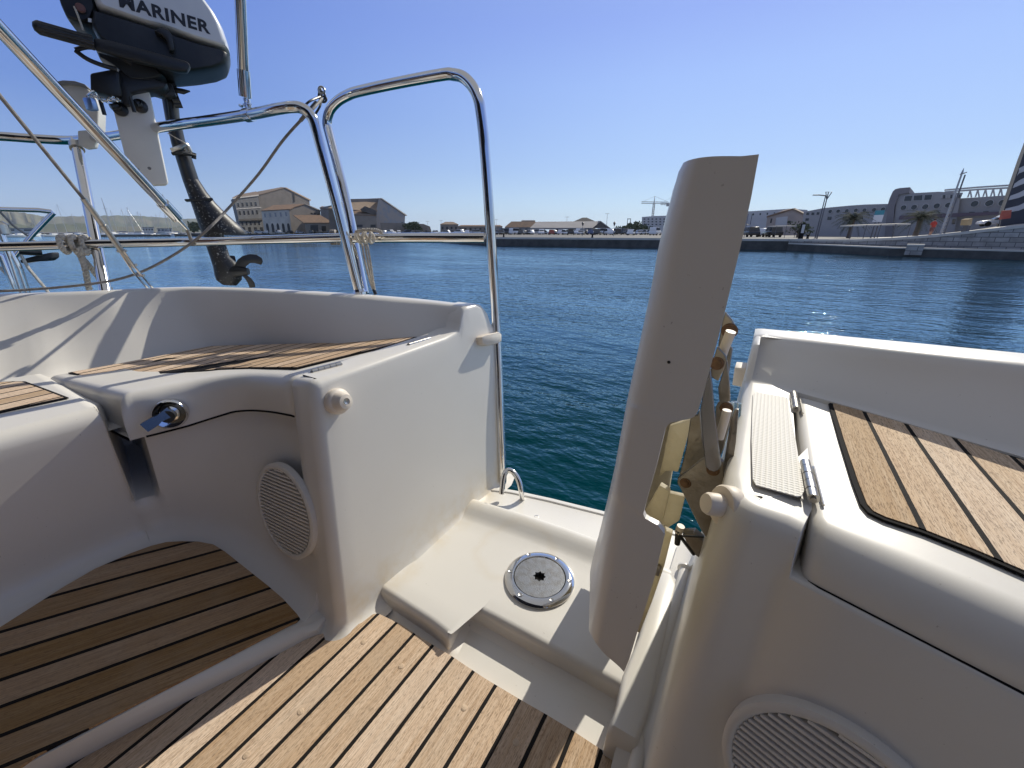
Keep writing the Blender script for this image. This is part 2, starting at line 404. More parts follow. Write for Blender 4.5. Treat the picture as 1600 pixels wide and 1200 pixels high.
# ---- port seat lid
fpts = [(-.869, .460), (-.905, .461), (-.955, .460), (-1.0, .455), (-1.042, .446), (-1.085, .422), (-1.120, .384), (-1.143, .334), (-1.157, .296), (-1.170, .268)]
bpts = [(-.846, .955), (-.90, .925), (-.97, .89), (-1.03, .85), (-1.10, .81), (-1.18, .775), (-1.30, .745), (-1.42, .70), (-1.54, .50), (-1.62, .247)]
fp = spline([Vector((*p, 0)) for p in fpts], 4); bq = spline([Vector((*p, 0)) for p in bpts], 4)
mb = MB(); mb.sharp = 45; rows = []
N = len(fp)
for i in range(N):
    e = i; ins = (.012, .004, .001)[e] if e < 3 else 0; rise = -(.010, .003, 0)[e] if e < 3 else 0
    f, b = fp[i], bq[i]; tg = (fp[min(i + 1, N - 1)] - fp[max(i - 1, 0)]).normalized(); n = Vector((tg.y, -tg.x, 0))
    n = n if n.y < 0 or n.x > 0 else -n
    n = -n if n.dot(f - b) < 0 else n
    zt = Sz(f.x) + rise; zb = Sz(b.x) + rise; row = []; ff = f - n * ins
    lip = .090 + .014 * max(0, min(1, (-f.x - 1.08) / .06))
    row.append((*(ff - n * .012).xy, zt - lip)); row.append((*ff.xy, zt - lip)); row.append((*(ff + n * .002).xy, zt - lip * .6))
    r = .034
    for k in range(7):
        a = math.pi / 2 * k / 6
        q = ff - n * r * (1 - math.cos(a)); row.append((q.x, q.y, zt - r * (1 - math.sin(a)) + .0))
    for k in range(1, 6):
        q = (ff - n * r).lerp(b, k / 5.0); row.append((q.x, q.y, lerp(zt, zb, k / 5.0)))
    row.append((b.x, b.y, zb - .03)); row.append((b.x - .0, b.y - .01, zb - .05))
    rows.append(row)
endr = rows[-1]; rr_ = .022
for k in range(1, 6):
    a = math.pi / 2 * k / 5
    rows.append([(p[0] - .004 * math.sin(a), p[1] - rr_ * math.sin(a), min(p[2], p[2] - rr_ * (1 - math.cos(a)) if p[2] > Sz(p[0]) - .04 else p[2])) for p in endr])
zl = min(p[2] for p in endr)
rows.append([(p[0], p[1] - .001, zl - .002) for p in rows[-1]])
mb.grid(rows, GEL)
for rr in (rows[0], rows[-1]): mb.face(rr, GEL)
lid = mb.build('seat_lid', yacht)
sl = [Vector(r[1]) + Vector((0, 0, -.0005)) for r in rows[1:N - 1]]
mb = MB(); mb.tube(sl, .0026, RUBBER, 8); mb.build('lip_shade_line', lid)  # black tube put in as the dark shade line under the lid lip
TEAK_L = teak('teak_port_lid', .050, .012, 0, .13)
def teak_panel(pts, tk, name, parent, h=.0045, border=.006):
    """flat inlay: black caulk sheet with the planks inset on it"""
    pts = [Vector(p) for p in pts]; c = sum(pts, Vector()) / len(pts); mb = MB()
    up = Vector((0, 0, 1))
    mb.prism([p + up * .0008 for p in pts], up * (h - .002), RUBBER)
    ins = []
    n = len(pts)
    for i, p in enumerate(pts):
        a, b = pts[i - 1], pts[(i + 1) % n]
        d1 = (p - a).normalized(); d2 = (b - p).normalized()
        n1 = up.cross(d1); n2 = up.cross(d2); nn = (n1 + n2).normalized(); k = max(nn.dot(n1), .35)
        q = p + nn * border / k; q2 = p - nn * border / k
        ins.append((q, q2))
    area = sum(pts[i - 1].x * pts[i].y - pts[i].x * pts[i - 1].y for i in range(n))
    ins = [a if area > 0 else b for a, b in ins]
    mb.face([p + up * h for p in ins], tk)
    mb.grid([[p + up * h for p in ins], [p + up * (h - .003) for p in ins]], tk, closed=True)
    mb.sharp = 20
    return mb.build(name, parent, smooth=False)
lp_px = [(107, 584), (140, 594), (176, 604), (219, 599), (262, 590.5), (300, 584), (344, 579), (390, 577), (437, 577), (463, 577.5), (530, 561), (610, 541.5), (652, 528),
         (615, 527.5), (580, 531), (540, 536), (499, 539), (450, 541), (400, 541.5), (370, 540.5), (330, 542), (272, 553), (200, 567)]
def on_lid(x, y):
    p = Splane(x, y)
    return Vector((p.x, p.y, Sz(p.x)))
pp = [Splane(x, y, .001) for x, y in lp_px]
for p in pp: p.z = Sz(p.x) + .001
teak_panel(pp, TEAK_L, 'teak_inlay', lid)
# hinges on the gate side of the lid
def hinge(a, b, r, parent, knuckles=5):
    mb = MB(); a, b = Vector(a), Vector(b)
    for k in range(knuckles):
        mb.tube([a.lerp(b, (k + .04) / knuckles), a.lerp(b, (k + .96) / knuckles)], r * (1 if k % 2 else .96), DULL, 12)
    mb.tube([a.lerp(b, -.03), a.lerp(b, 1.03)], r * .5, BRONZE, 8)
    d = (b - a).normalized(); s = d.cross(UPZ)
    for sg in (-1, 1):
        q = a + s * sg * r * 1.6 - UPZ * r * .7; q2 = b + s * sg * r * 1.6 - UPZ * r * .7
        mb.tube([q, q2], r * .3, DULL, 6)
    return mb.build('hinge', parent)
hinge(Splane(487, 581, .006), Splane(533, 569, .006), .0065, lid)
hinge(Splane(638, 539, .006), Splane(672, 529, .006), .0065, lid)
# latch on the lid front: chrome dished rose with a dark lever
lc = Vector((-1.128, .378, Sz(-1.128) - .055)); ln = Vector((.62, -.78, .05)).normalized()
lc, ln = hit(lid, 267, 645); ln = (ln + Vector((.25, -.25, .1))).normalized(); lc = lc + ln * .010
mb = MB()
mb.lathe(lc, ln, [(.0, .012), (.011, .011), (.019, .006), (.026, .008), (.031, .010), (.0345, .006), (.0355, 0), (.0355, -.01)], STEEL, 36)
rose = mb.build('latch', lid)
mb = MB()
LEVER = steel('lever_steel', (.10, .12, .16), .22); ed = apl(226, 668, lc + ln * .035, ln); st = apl(268, 642, lc + ln * .022, ln)
mb.tube([lc + ln * .008, lc + ln * .03], .014, BLACK, 16)
side_ = (ed - st).normalized(); upp = ln.cross(side_)
w_, h_ = .011, .006
sec = lambda c, k: [c + upp * w_ * k + ln * h_, c + upp * w_ * k - ln * h_, c - upp * w_ * k - ln * h_, c - upp * w_ * k + ln * h_]
mb.grid([sec(st, 1.1), sec(st.lerp(ed, .45), .75), sec(st.lerp(ed, .6), 1.0), sec(ed, 1.05)], LEVER, closed=True)
mb.face(sec(ed, 1.05), LEVER); mb.face(sec(st, 1.1), LEVER)
mb.build('latch_lever', lid)

# ---- side seat teak
TEAK_S = teak('teak_side_seat', .050, .02, 0, .13)
sp = [az(x, y, .531) for x, y in [(-160, 640), (0, 600), (22, 597), (42, 597), (74, 610), (106, 623)]]
sp = [Vector((-1.66, -1.6, .531)), Vector((-1.66, .14, .531)), az(22, 597.5, .531), az(40, 597.5, .531), az(74, 610, .531), az(108, 623, .531), az(0, 646, .531), Vector((-1.36, -1.6, .531))]
teak_panel(sp, TEAK_S, 'side_seat_teak', yacht)

# ---- sole: gelcoat pan, centre planks and the sloping foot chock
mb = MB()
mb.box((-.4, -1.2, -.0395), (3.6, 4.2, .05), GEL)
mb.build('cockpit_pan', yacht)
TEAK_C = teak('teak_sole', .0575, .675 - .0575 * 11, 0, .135)
ed_px = [(497, 994), (520, 989), (545, 984), (566, 975), (583, 962), (592, 961), (625, 977), (660, 1000), (705, 1027), (757, 1062), (812, 1095), (852, 1118), (893, 1143), (938, 1173), (968, 1192), (985, 1203)]
cp = [az(x, y, 0.0) for x, y in ed_px]
cp += [Vector((.0, .30, 0)), Vector((.0, -2.2, 0)), Vector((-.80, -2.2, 0)), az(222 - 110, 1195 + 80, 0), az(100, 1200, 0) * 1, az(200, 1146, 0), az(300, 1092, 0), az(400, 1041, 0), az(470, 1005, 0)]
cp[-6] = Vector((cp[-5].x * .5 + cp[-4].x * .5 - .02, -.25, 0)); cp[-7] = Vector((cp[-6].x, -2.2, 0))
mb = MB(); mb.prism([p - UPZ * .0145 for p in cp], UPZ * .0195, TEAK_C)
sole = mb.build('sole_planking', yacht, smooth=False)
BUNG = weathered('teak_bung', (.62, .47, .33), (.42, .29, .18), .75, 90, .7, .3, 300)
for bx_, by_ in [(568, 1003), (627, 1041), (725, 1106), (806, 1160), (470, 1112), (385, 1180)]:
    mb = MB(); mb.lathe(az(bx_, by_, .005), UPZ, [(.0062, -.001), (.0062, .0006), (.0056, .0009), (0, .0009)], BUNG, 18); mb.build('bung', sole)
# foot chock: planks run 22.6 degrees off the keel line, on a slope rising outboard
a_ = R(22.6); cdir = Vector((math.sin(a_), math.cos(a_), 0)); 
def chock(x, y, o=0): return apl(x, y, (-.796, 0, .03 + o), (.31, 0, 1))
def _u(p): return p.x * math.cos(a_) - p.y * math.sin(a_)
_u0, _u4 = _u(chock(450, 944)), _u(chock(344, 863.6)); _pf = abs(_u4 - _u0) / 4
TEAK_F = teak('teak_chock_shaded', _pf, -(_u0 - .05 * _pf) + 20 * _pf, a_, .13, tone=(.42, .255, .115), worn=(.48, .32, .17), dark=(.24, .135, .06))  # darker copy of the sole teak, the chock's shade put into its colour
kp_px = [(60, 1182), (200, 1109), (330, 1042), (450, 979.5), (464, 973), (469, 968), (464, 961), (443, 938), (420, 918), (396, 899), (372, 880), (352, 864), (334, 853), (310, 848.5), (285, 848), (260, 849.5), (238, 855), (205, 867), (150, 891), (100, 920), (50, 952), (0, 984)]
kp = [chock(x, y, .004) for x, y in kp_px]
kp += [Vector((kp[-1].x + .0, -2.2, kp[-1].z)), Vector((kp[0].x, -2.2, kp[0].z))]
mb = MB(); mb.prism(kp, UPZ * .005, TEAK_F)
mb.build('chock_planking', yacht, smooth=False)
# chock body: sloping gelcoat base with the pale strip down to the sole
mb = MB(); rows = []
lo_px = [(500, 992), (480, 1000), (400, 1043), (300, 1094), (200, 1148), (100, 1202), (0, 1256)]
hi_px = [(478, 975), (462, 978), (385, 1016), (290, 1065), (190, 1117), (90, 1169), (0, 1216)]
for (lx, ly), (hx, hy) in zip(lo_px, hi_px):
    l = az(lx, ly, .001); h = chock(hx, hy, .002)
    far = Vector((-1.6, h.y + .05, .03 - .31 * (-1.6 + .796)))
    m1 = l.lerp(h, .5) + Vector((.004, 0, .012))
    rows.append([l + Vector((.02, 0, -.006)), l, l.lerp(h, .25) + Vector((.005, 0, .012)), l.lerp(h, .55) + Vector((.003, 0, .012)), l.lerp(h, .85) + Vector((0, 0, .004)), h, h + Vector((-.03, 0, .31 * .03)), far])
last = rows[-1]; rows.append([Vector(p) + Vector((-.45, -2.2, 0)) for p in last])
first = rows[0]
hh0 = Vector(first[5]); rows.insert(0, [hh0.lerp(Vector(p), .25) + Vector((.012, .040, -.004)) for p in first])
mb.grid(rows, GEL); mb.build('foot_chock', yacht)
# ================================================================== starboard helm side (right in the photo)
def YR(x, y, o=0): return apl(x, y, (.1, .4405 + o, .545), (.28, 1, -.158))      # front wall plane of the right console
mb = MB(); mb.sharp = 50; cols = []
def rtop(Y): return table(Y, [.5, .90, .935, .955, .975, 1.09, 1.12, 1.145, 1.16], [.60, .604, .612, .650, .677, .68, .672, .645, .60])
cols.append(dict(F=(.3, 1.10, .02), T=(.3, 1.19, .60), n=(0, 1, 0)))
cols.append(dict(F=(.03, 1.10, .02), T=(.055, 1.19, .60), n=(-.1, 1, 0)))
cols.append(dict(F=(-.02, 1.085, .03), T=(.02, 1.175, .60), n=(-.8, .6, 0)))
for Y in [1.16, 1.145, 1.12, 1.09, 1.03, .975, .965, .955, .945, .935, .92, .88, .8, .7, .6, .545]:
    f = (Y - .545) / .61; z = rtop(Y)
    cols.append(dict(F=(-.022, lerp(.452, 1.065, f), .06 if f > .05 else .03), T=(.004 + .002 * f, Y, z), n=(-1, 0, 0), w=.082 if Y < .925 else .012, rt=.016 if Y < .925 else .010))
for k in range(7):
    a = -math.pi + math.pi / 2 * k / 6
    n = Vector((math.cos(a), math.sin(a), 0))
    cols.append(dict(F=Vector((.018, .415, 0)) + n * .04, T=Vector((.046, .507, .60)) + n * .042, n=n, w=.05, rf=.02, rt=.022))
cols.append(dict(F=(.05, .368, .0), T=(.07, .466, .598), n=(-.2, -1, 0), w=.3, rt=.022))
cols.append(dict(F=(.07, .364, .0), T=(.084, .462, .596), n=(-.25, -1, 0), w=.3, rt=.022))
cols.append(dict(F=(.072, .364, .0), T=(.0845, .450, .545), n=(-.25, -1, 0), w=.3, rt=.004))
for X in [.13, .2, .3, .42, .55, .75]:
    yb = .458 - .28 * (X - .1)
    cols.append(dict(F=(X, yb - .104, 0), T=(X + .01, yb - .018, .545), n=(-.28, -1, 0), w=.35, rf=.05, rt=.004))
mb.grid(skin(cols), GEL)
# drain flutes beside the gate kerb
for x0, z0, r in [(-.034, .070, .012), (-.006, .085, .011), (.010, .115, .007)]:
    mb.tube([(x0 - .004, .93, z0), (x0, .46, z0 - .02), (x0 + .004, .34, -.005)], r, GEL, 14)
    mb.lathe((x0 - .004, .93, z0), (0, 1, 0), [(r, 0), (r * 1.5, .004), (r * 1.5, .010), (0, .010)], GEL, 16)
mb.build('helm_moulding', yacht)
# coaming behind the right helm seat
mb = MB(); mb.sharp = 60; rows = []
for X in [.0045, .009, .02, .05, .1, .2, .35, .5, .8, 1.2, 1.6]:
    yb = table(X, [0, .085, .14, .25, .355, .5, .8, 1.2], [.935, .918, .895, .842, .785, .68, .35, -.4]); z = table(X, [0, .07, .15, .35, .5], [.68, .686, .696, .716, .72])
    yt = (.9 - z) / .2096 if X < .51 else .86 - .9 * (X - .5) ** 1.1
    yt += .018; e = .012 if X < .007 else .004 if X < .012 else 0
    rows.append([(X, yb - .01, .57), (X, yb, .607), (X, yb + .02, .612), (X, yt - .022 + e, z - .018), (X, yt - .017 + e, z - .006), (X, yt - .006 + e, z - e * .4), (X, yt + .01, z - e * .3), (X, yt + .07, z - e * .3), (X, yt + .09, z - .006), (X, yt + .10, z - .03), (X, yt + .13, z - .5), (X, yt + .1, z - 1.9)])
mb.grid(rows, GEL); mb.face(rows[0], GEL)
mb.build('coaming', yacht)
mb = MB()
q = [az(1188, 526.5, .6815), az(1560, 566, .6845), az(1580, 562.5, .6845), az(1200, 522, .6815)]
mb.prism(q, UPZ * .0012, NONSLIP); mb.build('nonslip_strip', yacht, smooth=False)
# nonslip pad on the strip beside the gate
q = [az(x, y, .6045) for x, y in [(1176, 617), (1182, 614), (1226, 621), (1230, 625), (1243, 690), (1256, 768), (1252, 776), (1245, 777), (1181, 759), (1176, 750), (1174, 690)]]
mb = MB(); mb.prism(q, UPZ * .0015, NONSLIP); mb.build('nonslip_pad', yacht, smooth=False)
# right seat lid
mb = MB(); mb.sharp = 45; rows = []
Xs = [.0955, .0975, .102, .11, .13, .17, .22, .3, .4, .55, .75]
for i, X in enumerate(Xs):
    e = i; ins = (.014, .006, .002)[e] if e < 3 else 0; rise = -(.012, .004, .001)[e] if e < 3 else 0
    yf = .452 - .31 * (X - .1) + ins; yb = table(X, [0, .085, .14, .25, .355, .5, .8, 1.2], [.935, .918, .895, .842, .785, .68, .35, -.4]) - .004
    zt = .60 + rise; lip = .056; r = .046; row = [(X, yf + .012, zt - lip), (X, yf, zt - lip), (X, yf - .001, zt - lip * .9)]
    for k in range(8):
        a = math.pi / 2 * k / 7
        row.append((X, yf - .001 + .004 * k / 7 + r * (1 - math.cos(a)), zt - r * (1 - math.sin(a))))
    for k in range(1, 5): row.append((X, lerp(yf + .003 + r, yb, k / 4), zt))
    row.append((X, yb, zt - .05)); rows.append(row)
mb.grid(rows, GEL); mb.face(rows[0], GEL)
rlid = mb.build('seat_lid', yacht)
mb = MB(); mb.tube([Vector(r[1]) for r in rows], .0024, RUBBER, 8); mb.build('lip_shade_line', rlid)  # same added black line, standing for shade under the right lip
_ua, _ub = az(1350, 646.7, .6), az(1551.7, 880, .6); _sa = (az(1350, 646.7, .6).x + az(1436.7, 836.7, .6).x) / 2; _sb = (az(1418, 670, .6).x + az(1551.7, 879.9, .6).x) / 2
_pr = _sb - _sa
TEAK_R = teak('teak_helm_lid', _pr, -_sa + .05 * _pr + 5 * _pr, 0, .115, tone=(.64, .45, .27), worn=(.74, .57, .39))
rp = [az(x, y, .601) for x, y in [(1294, 633), (1300, 631), (1330, 637), (1450, 673), (1530, 699), (1600, 722)]] 
rp += [Vector((.52, .63, .601)), Vector((.56, .40, .601))]
rp += [az(x, y, .601) for x, y in [(1600, 903), (1520, 868), (1440, 836), (1380, 816), (1355, 804), (1343, 790), (1330, 755), (1310, 690)]]
teak_panel(rp, TEAK_R, 'teak_inlay', rlid)
hinge(az(1258, 722, .607), az(1271, 780, .607), .0065, rlid)
hinge(az(1239.5, 615, .607), az(1244, 640, .607), .0065, rlid)

# ---- loudspeaker grilles
def speaker(c, n, up, r, parent):
    n = Vector(n).normalized(); up = (Vector(up) - n * Vector(up).dot(n)).normalized(); s = up.cross(n)
    mb = MB(); mb.lathe(c, n, [(r * 1.0, -.004), (r * 1.0, .010), (r * .98, .011), (r * .94, .0125), (r * .90, .011), (r * .875, .007), (r * .87, -.002)], GEL, 56)
    ring = mb.build('loudspeaker', parent)
    mb = MB(); mb.lathe(c, n, [(r * .88, .0002), (0, .0002)], mat('speaker_cone', (.06, .055, .055), .8), 40)
    mb.build('cone', ring)
    mb = MB(); k = -11
    while k <= 11:
        h = k * r * .079; w = math.sqrt(max(0, (r * .885) ** 2 - h * h))
        if w > .01:
            a, b = c + up * h - s * w + n * .006, c + up * h + s * w + n * .006
            t = up * r * .029; d = n * .005
            mb.grid([[a + t - d, a + t * .6 + d, a - t * .6 + d, a - t - d], [b + t - d, b + t * .6 + d, b - t * .6 + d, b - t - d]], GEL, closed=True)
        k += 1
    mb.build('grille', ring)
    return ring
spn = Vector((-.02, -1, .15)); 
c1 = apl(449, 797, (-.9, .412, .25), spn)
speaker(c1, spn, Vector((-.10, .15, 1)), .122, yacht)
rn = Vector((-.28, -1, .15)).normalized()
c2 = YR(1300, 1258); speaker(c2, rn, Vector((.06, .15, 1)), .107, yacht)

# ---- gate step between the helm seats
mb = MB(); mb.sharp = 45
zt = .035
def rise(outl_lo, outl_hi):
    rows = []
    lo, hi = [Vector(p) for p in outl_lo], [Vector(p) for p in outl_hi]
    for i, (l, h) in enumerate(zip(lo, hi)):
        tg = (hi[min(i + 1, len(hi) - 1)] - hi[max(i - 1, 0)]); tg.z = 0; tg.normalize(); inn = Vector((-tg.y, tg.x, 0))
        wall = (h - l); r = .016; wl = wall.normalized(); row = [l - inn * .02 - UPZ * .003, l - inn * .008 + UPZ * .001, l + wl * .006]
        for k in range(6):
            a = math.pi / 2 * k / 5
            row.append(h - wl * r * (1 - math.sin(a)) + inn * r * (1 - math.cos(a)))
        rows.append(row)
    return rows
pr_ = [((566, 902), (560, 940), -.01), ((600, 924), (592, 963), -.01), (((640), 950), (628, 982), -.012), ((672, 971), (658, 1003), -.014), ((690, 985), (681, 1012), -.016), ((698, 992), (696, 1012), -.02), ((704, 992), (706, 1006), -.026), ((711, 980), (714, 996), -.03),
       ((719, 964), (720, 988), -.032), ((727, 953), (725, 985), -.032), ((738, 949), (735, 990), -.032), ((760, 959), (757, 1003), -.032), ((790, 975), (786, 1020), -.032), ((820, 991), (815, 1038), -.032), ((847, 1006), (841, 1053), -.032), ((880, 1023), (874, 1073), -.032), ((920, 1045), (913, 1100), -.032), ((960, 1067), (952, 1128), -.032), ((1010, 1095), (1000, 1160), -.032)]
hi = spline([az(a[0], a[1], zt) for a, b, z in pr_], 4); lo = [Vector((p.x, p.y - .004, -.012)) for p in hi]
rw = rise(lo, hi)
_rp = [az(x, y, zt + .02) for x, y in [(730, 780), (745, 785), (820, 808), (880, 828), (940, 850), (1010, 878), (1050, 896)]]
_ep = [az(x, y, zt) for x, y in [(770, 763), (800, 766), (860, 779), (945, 800), (1000, 815), (1090, 840)]]
yr = lambda X: table(X, [p.x for p in _rp], [p.y for p in _rp])      # raised lip across the outer edge
ye = lambda X: table(X, [p.x for p in _ep], [p.y for p in _ep])
full = []
for row, p in zip(rw, hi):
    last = row[-1]; X = last.x = max(last.x, (full[-1][len(row)].x + .0015) if full else -9); a, b = yr(X), ye(X); r2 = list(row)
    for k in range(1, 8): r2.append(Vector((X, lerp(last.y, a - .075, k / 7), zt)))
    for k in range(1, 6):
        t = k / 5; r2.append(Vector((X, a - .075 + .07 * t, zt + .022 * (3 * t * t - 2 * t ** 3))))
    r2 += [Vector((X, a + .004, zt + .022)), Vector((X, a + .012, zt + .019)), Vector((X, a + .02, zt + .010)), Vector((X, a + .03, zt + .004))]
    r2 += [Vector((X, b - .022, zt)), Vector((X, b - .018, zt + .004)), Vector((X, b - .012, zt + .004)), Vector((X, b, zt + .002)), Vector((X, b + .006, zt - .006)), Vector((X, b + .01, zt - .3)), Vector((X, b + .01, -1.6))]
    full.append(r2)
mb.grid(full, GEL)
# kerb beside the drain flutes
KL = [(1033, 890), (1028, 908), (1015, 948), (1002, 990), (976, 1054), (968.5, 1098), (955, 1131)]
KR = [(1049, 893), (1057, 914), (1045, 964), (1028, 1037), (1017, 1089), (1008, 1118), (996, 1155)]
rows = []
for (lx_, ly_), (rx_, ry_), q in zip(KL, KR, [.018, .034, .04, .04, .04, .04, .038]):
    z = zt + q; a, b = az(lx_, ly_, z), az(rx_, ry_, z); zb = -.02 if a.y < .62 else zt - .02; s_ = (b - a).normalized()
    dn = lambda p, d: p - UPZ * d
    rows.append([Vector((*(a - s_ * .010).xy, zb)), dn(a - s_ * .004, .010), dn(a, .003), a + s_ * .006, b - s_ * .006, dn(b, .003), dn(b + s_ * .003, .012), Vector((*(b + s_ * .006).xy, zb - .03))])
f_ = rows[-1]; rows.append([p + Vector((0, -.008, -.012 if p.z > 0 else 0)) for p in f_]); rows.append([p + Vector((0, -.016, 0)) - UPZ * (max(p.z, 0) * .98) for p in f_])
mb.grid(rows, GEL); mb.face(rows[0], GEL)
step = mb.build('gate_step', yacht)
# emergency tiller cap
cc = az(843, 903.5, zt + .004); KS = .0895 / .084
mb = MB(); mb.lathe(cc, UPZ, [(0.0921, -.005), (0.0921, .001), (0.0873, .006), (0.0767, .0085), (0.0698, .0085), (0.0682, .006), (0.0676, .002)], STEEL, 64)
for k in range(6):
    a = R(20 + 60 * k); p = cc + Vector((math.cos(a), math.sin(a), 0)) * 0.0793 + UPZ * .0085
    mb.lathe(p, UPZ, [(.0055, 0), (.005, .0008), (.002, -.0006), (0, -.001)], DULL, 12)
ring = mb.build('deck_plate', step)
PLUG = weathered('brushed_plug', (.18, .19, .21), (.11, .10, .085), .45, 60, .8, .3, 420, metal=.55)
star = [(lambda a, r: cc + Vector((math.cos(a), math.sin(a), 0)) * r + UPZ * .0068)(2 * math.pi * k / 16, 0.0176 if k % 2 else 0.0126) for k in range(16)]
mb = MB()
out_ = [cc + Vector((math.cos(2 * math.pi * k / 48), math.sin(2 * math.pi * k / 48), 0)) * 0.0666 + UPZ * .0066 for k in range(48)]
st48 = [star[k // 3].lerp(star[(k // 3 + 1) % 16], (k % 3) / 3) for k in range(48)]
mb.grid([[p - UPZ * .006 for p in out_], out_, [o.lerp(s, .5) + UPZ * .0004 for o, s in zip(out_, st48)], st48, [p - UPZ * .01 for p in st48]], PLUG, closed=True)
mb.face([p - UPZ * .0099 for p in st48], RUBBER)
mb.build('plug', ring)
mb = MB(); p = az(838, 808.5, zt + .001)
mb.lathe(p, UPZ, [(.011, -.002), (.0105, .002), (.006, .003), (.005, .0005), (0, 0)], DULL, 20); mb.build('bolt', step)
# swim ladder hoop outside the transom
mb = MB(); mb.tube([az(784, 772, .06), az(787, 745, .11), az(793, 735, .125), az(802, 738, .12), az(811, 752, .10), az(815, 772, .06), az(818, 790, 0)], .0095, STEEL, 12, smooth=5)
mb.build('ladder_hoop', yacht)

# ---- stops and catches of the gate
mb = MB(); X0 = -.698 - .13 * .56
c = ax(524, 627, X0 + .002); n = Vector((1, 0, .2)).normalized()
mb.lathe(c, n, [(.027, -.006), (.029, .004), (.029, .014), (.027, .018), (.023, .020), (.021, .026), (.019, .034), (.016, .040), (.008, .0415), (.0065, .039)], PLASTIC, 28)
bump_ = mb.build('gate_stop', yacht)
mb = MB(); mb.lathe(c + n * .0392, n, [(.0068, .0), (.006, .002), (.003, .001), (0, 0)], DULL, 14); mb.build('screw', bump_)
mb = MB(); zf = .61; Xf = -.698 - .13 * zf
q = [ax(x, y, Xf + .002) for x, y in [(742, 528), (747, 525), (769, 520), (773, 523), (773, 534), (768, 537), (750, 541), (743, 538)]]
mb.prism(q, n * .03, PLASTIC, .003)
catch = mb.build('gate_catch', yacht)
for x, y in [(754.5, 535), (770, 529)]:
    mb = MB(); p = ax(x, y, Xf + .0245); mb.lathe(p, n, [(.005, -.001), (.0045, .001), (0, .0)], BLACK, 12); mb.build('screw', catch)
mb = MB()
c = ay(1131, 791, .50); n2 = Vector((-1, -.1, 0)).normalized(); c = Vector((.005, c.y, c.z)); c = ax(1140, 791, .006) if False else c
a_p = ay(1141, 792, .50); b_p = ay(1121, 789, .49); d_ = (b_p - a_p).normalized()
mb.lathe(a_p, d_, [(0, -.006), (.024, -.006), (.026, -.002), (.026, .011), (.024, .0135), (.0145, .014), (.014, .030), (.012, .034), (0, .034)], PLASTIC, 28)
mb.build('gate_stop', yacht)
mb = MB(); q = [ax(x, y, -.022) for x, y in [(1147, 574), (1163, 575.5), (1161, 606), (1143, 602)]]
q = [ay(x, y, 1.0) for x, y in [(1148, 574), (1166, 575.5), (1163, 606), (1144, 602)]]
mb.prism(q, Vector((.0, .05, 0)), PLASTIC, .002); mb.build('gate_catch', yacht)

# ---- the raised gate seat: a hollow seat moulding stood on end
Lc = [(920, 985), (929, 925), (937, 869), (957, 752), (966, 700), (981, 620), (995, 556), (1013, 472), (1029, 391), (1044, 330), (1055, 290), (1061, 265), (1068, 254)]
Rc = [(975, 1050), (983, 1031), (996, 987), (1010, 944), (1023, 902), (1037.5, 840), (1037, 833), (1028, 821), (1014, 814), (1008, 810), (1005, 803), (1008, 790), (1026, 726), (1038, 676), (1041, 667), (1048, 660), (1076, 655), (1085, 651), (1091, 642), (1100, 612), (1113, 563), (1132, 489.5), (1156.5, 388), (1174, 307.5), (1186, 241)]
def rs2(pts, n): return [(v.x, v.y) for v in resample([Vector((*p, 0)) for p in pts], n)]
# dense right edge; the left edge is sampled at the same fraction of height
Rd = []
for i in range(len(Rc) - 1):
    for k in range(4): Rd.append((lerp(Rc[i][0], Rc[i + 1][0], k / 4), lerp(Rc[i][1], Rc[i + 1][1], k / 4)))
Rd.append(Rc[-1])
lx = [p[1] for p in Lc][::-1]; lxx = [p[0] for p in Lc][::-1]
mb = MB(); mb.sharp = 35; rows = []
NU = 16
def door_depth(u): return .435 + .028 * (1 - math.sqrt(max(0, 1 - ((.30 - u) / .30) ** 2))) if u < .30 else .435 - .004 * (u - .30)
back = []
for i, (rx, ry) in enumerate(Rd):
    f = (1050 - ry) / (1050 - 241); yl = 985 + (254 - 985) * f; xl = table(yl, lx, lxx); row = []
    bul = 26 * max(0, 1 - f * 9) ** 2       # rounded foot
    tl = max(0, (f - .93) / .07)
    for k in range(NU + 1):
        u = k / NU
        x = lerp(xl, rx, u); y = lerp(yl, ry, u)
        y += 14 * math.sin(math.pi * u) * max(0, 1 - f * 12) * (1 - u)
        y -= 5.0 * math.sin(math.pi * min(1, u * 1.3) ** .7) * tl ** 2 if u < .77 else 0
        row.append(ay(x, y, door_depth(u)))
    p0 = row[0]
    zz = lerp(.13, p0.z, max(0, min(1, (p0.z - .37) / .5))) if p0.z < .87 else p0.z
    ao = -lerp(.104, .066, max(0, min(1, (p0.z - .35) / .4)))
    pre = [Vector((p0.x + ao, .90, zz)), Vector((p0.x + ao * .97, .80, lerp(zz, p0.z, .25))), Vector((p0.x + ao * .62, .65, lerp(zz, p0.z, .55))), Vector((p0.x + ao * .25, .54, lerp(zz, p0.z, .8)))]
    rows.append(pre + row)
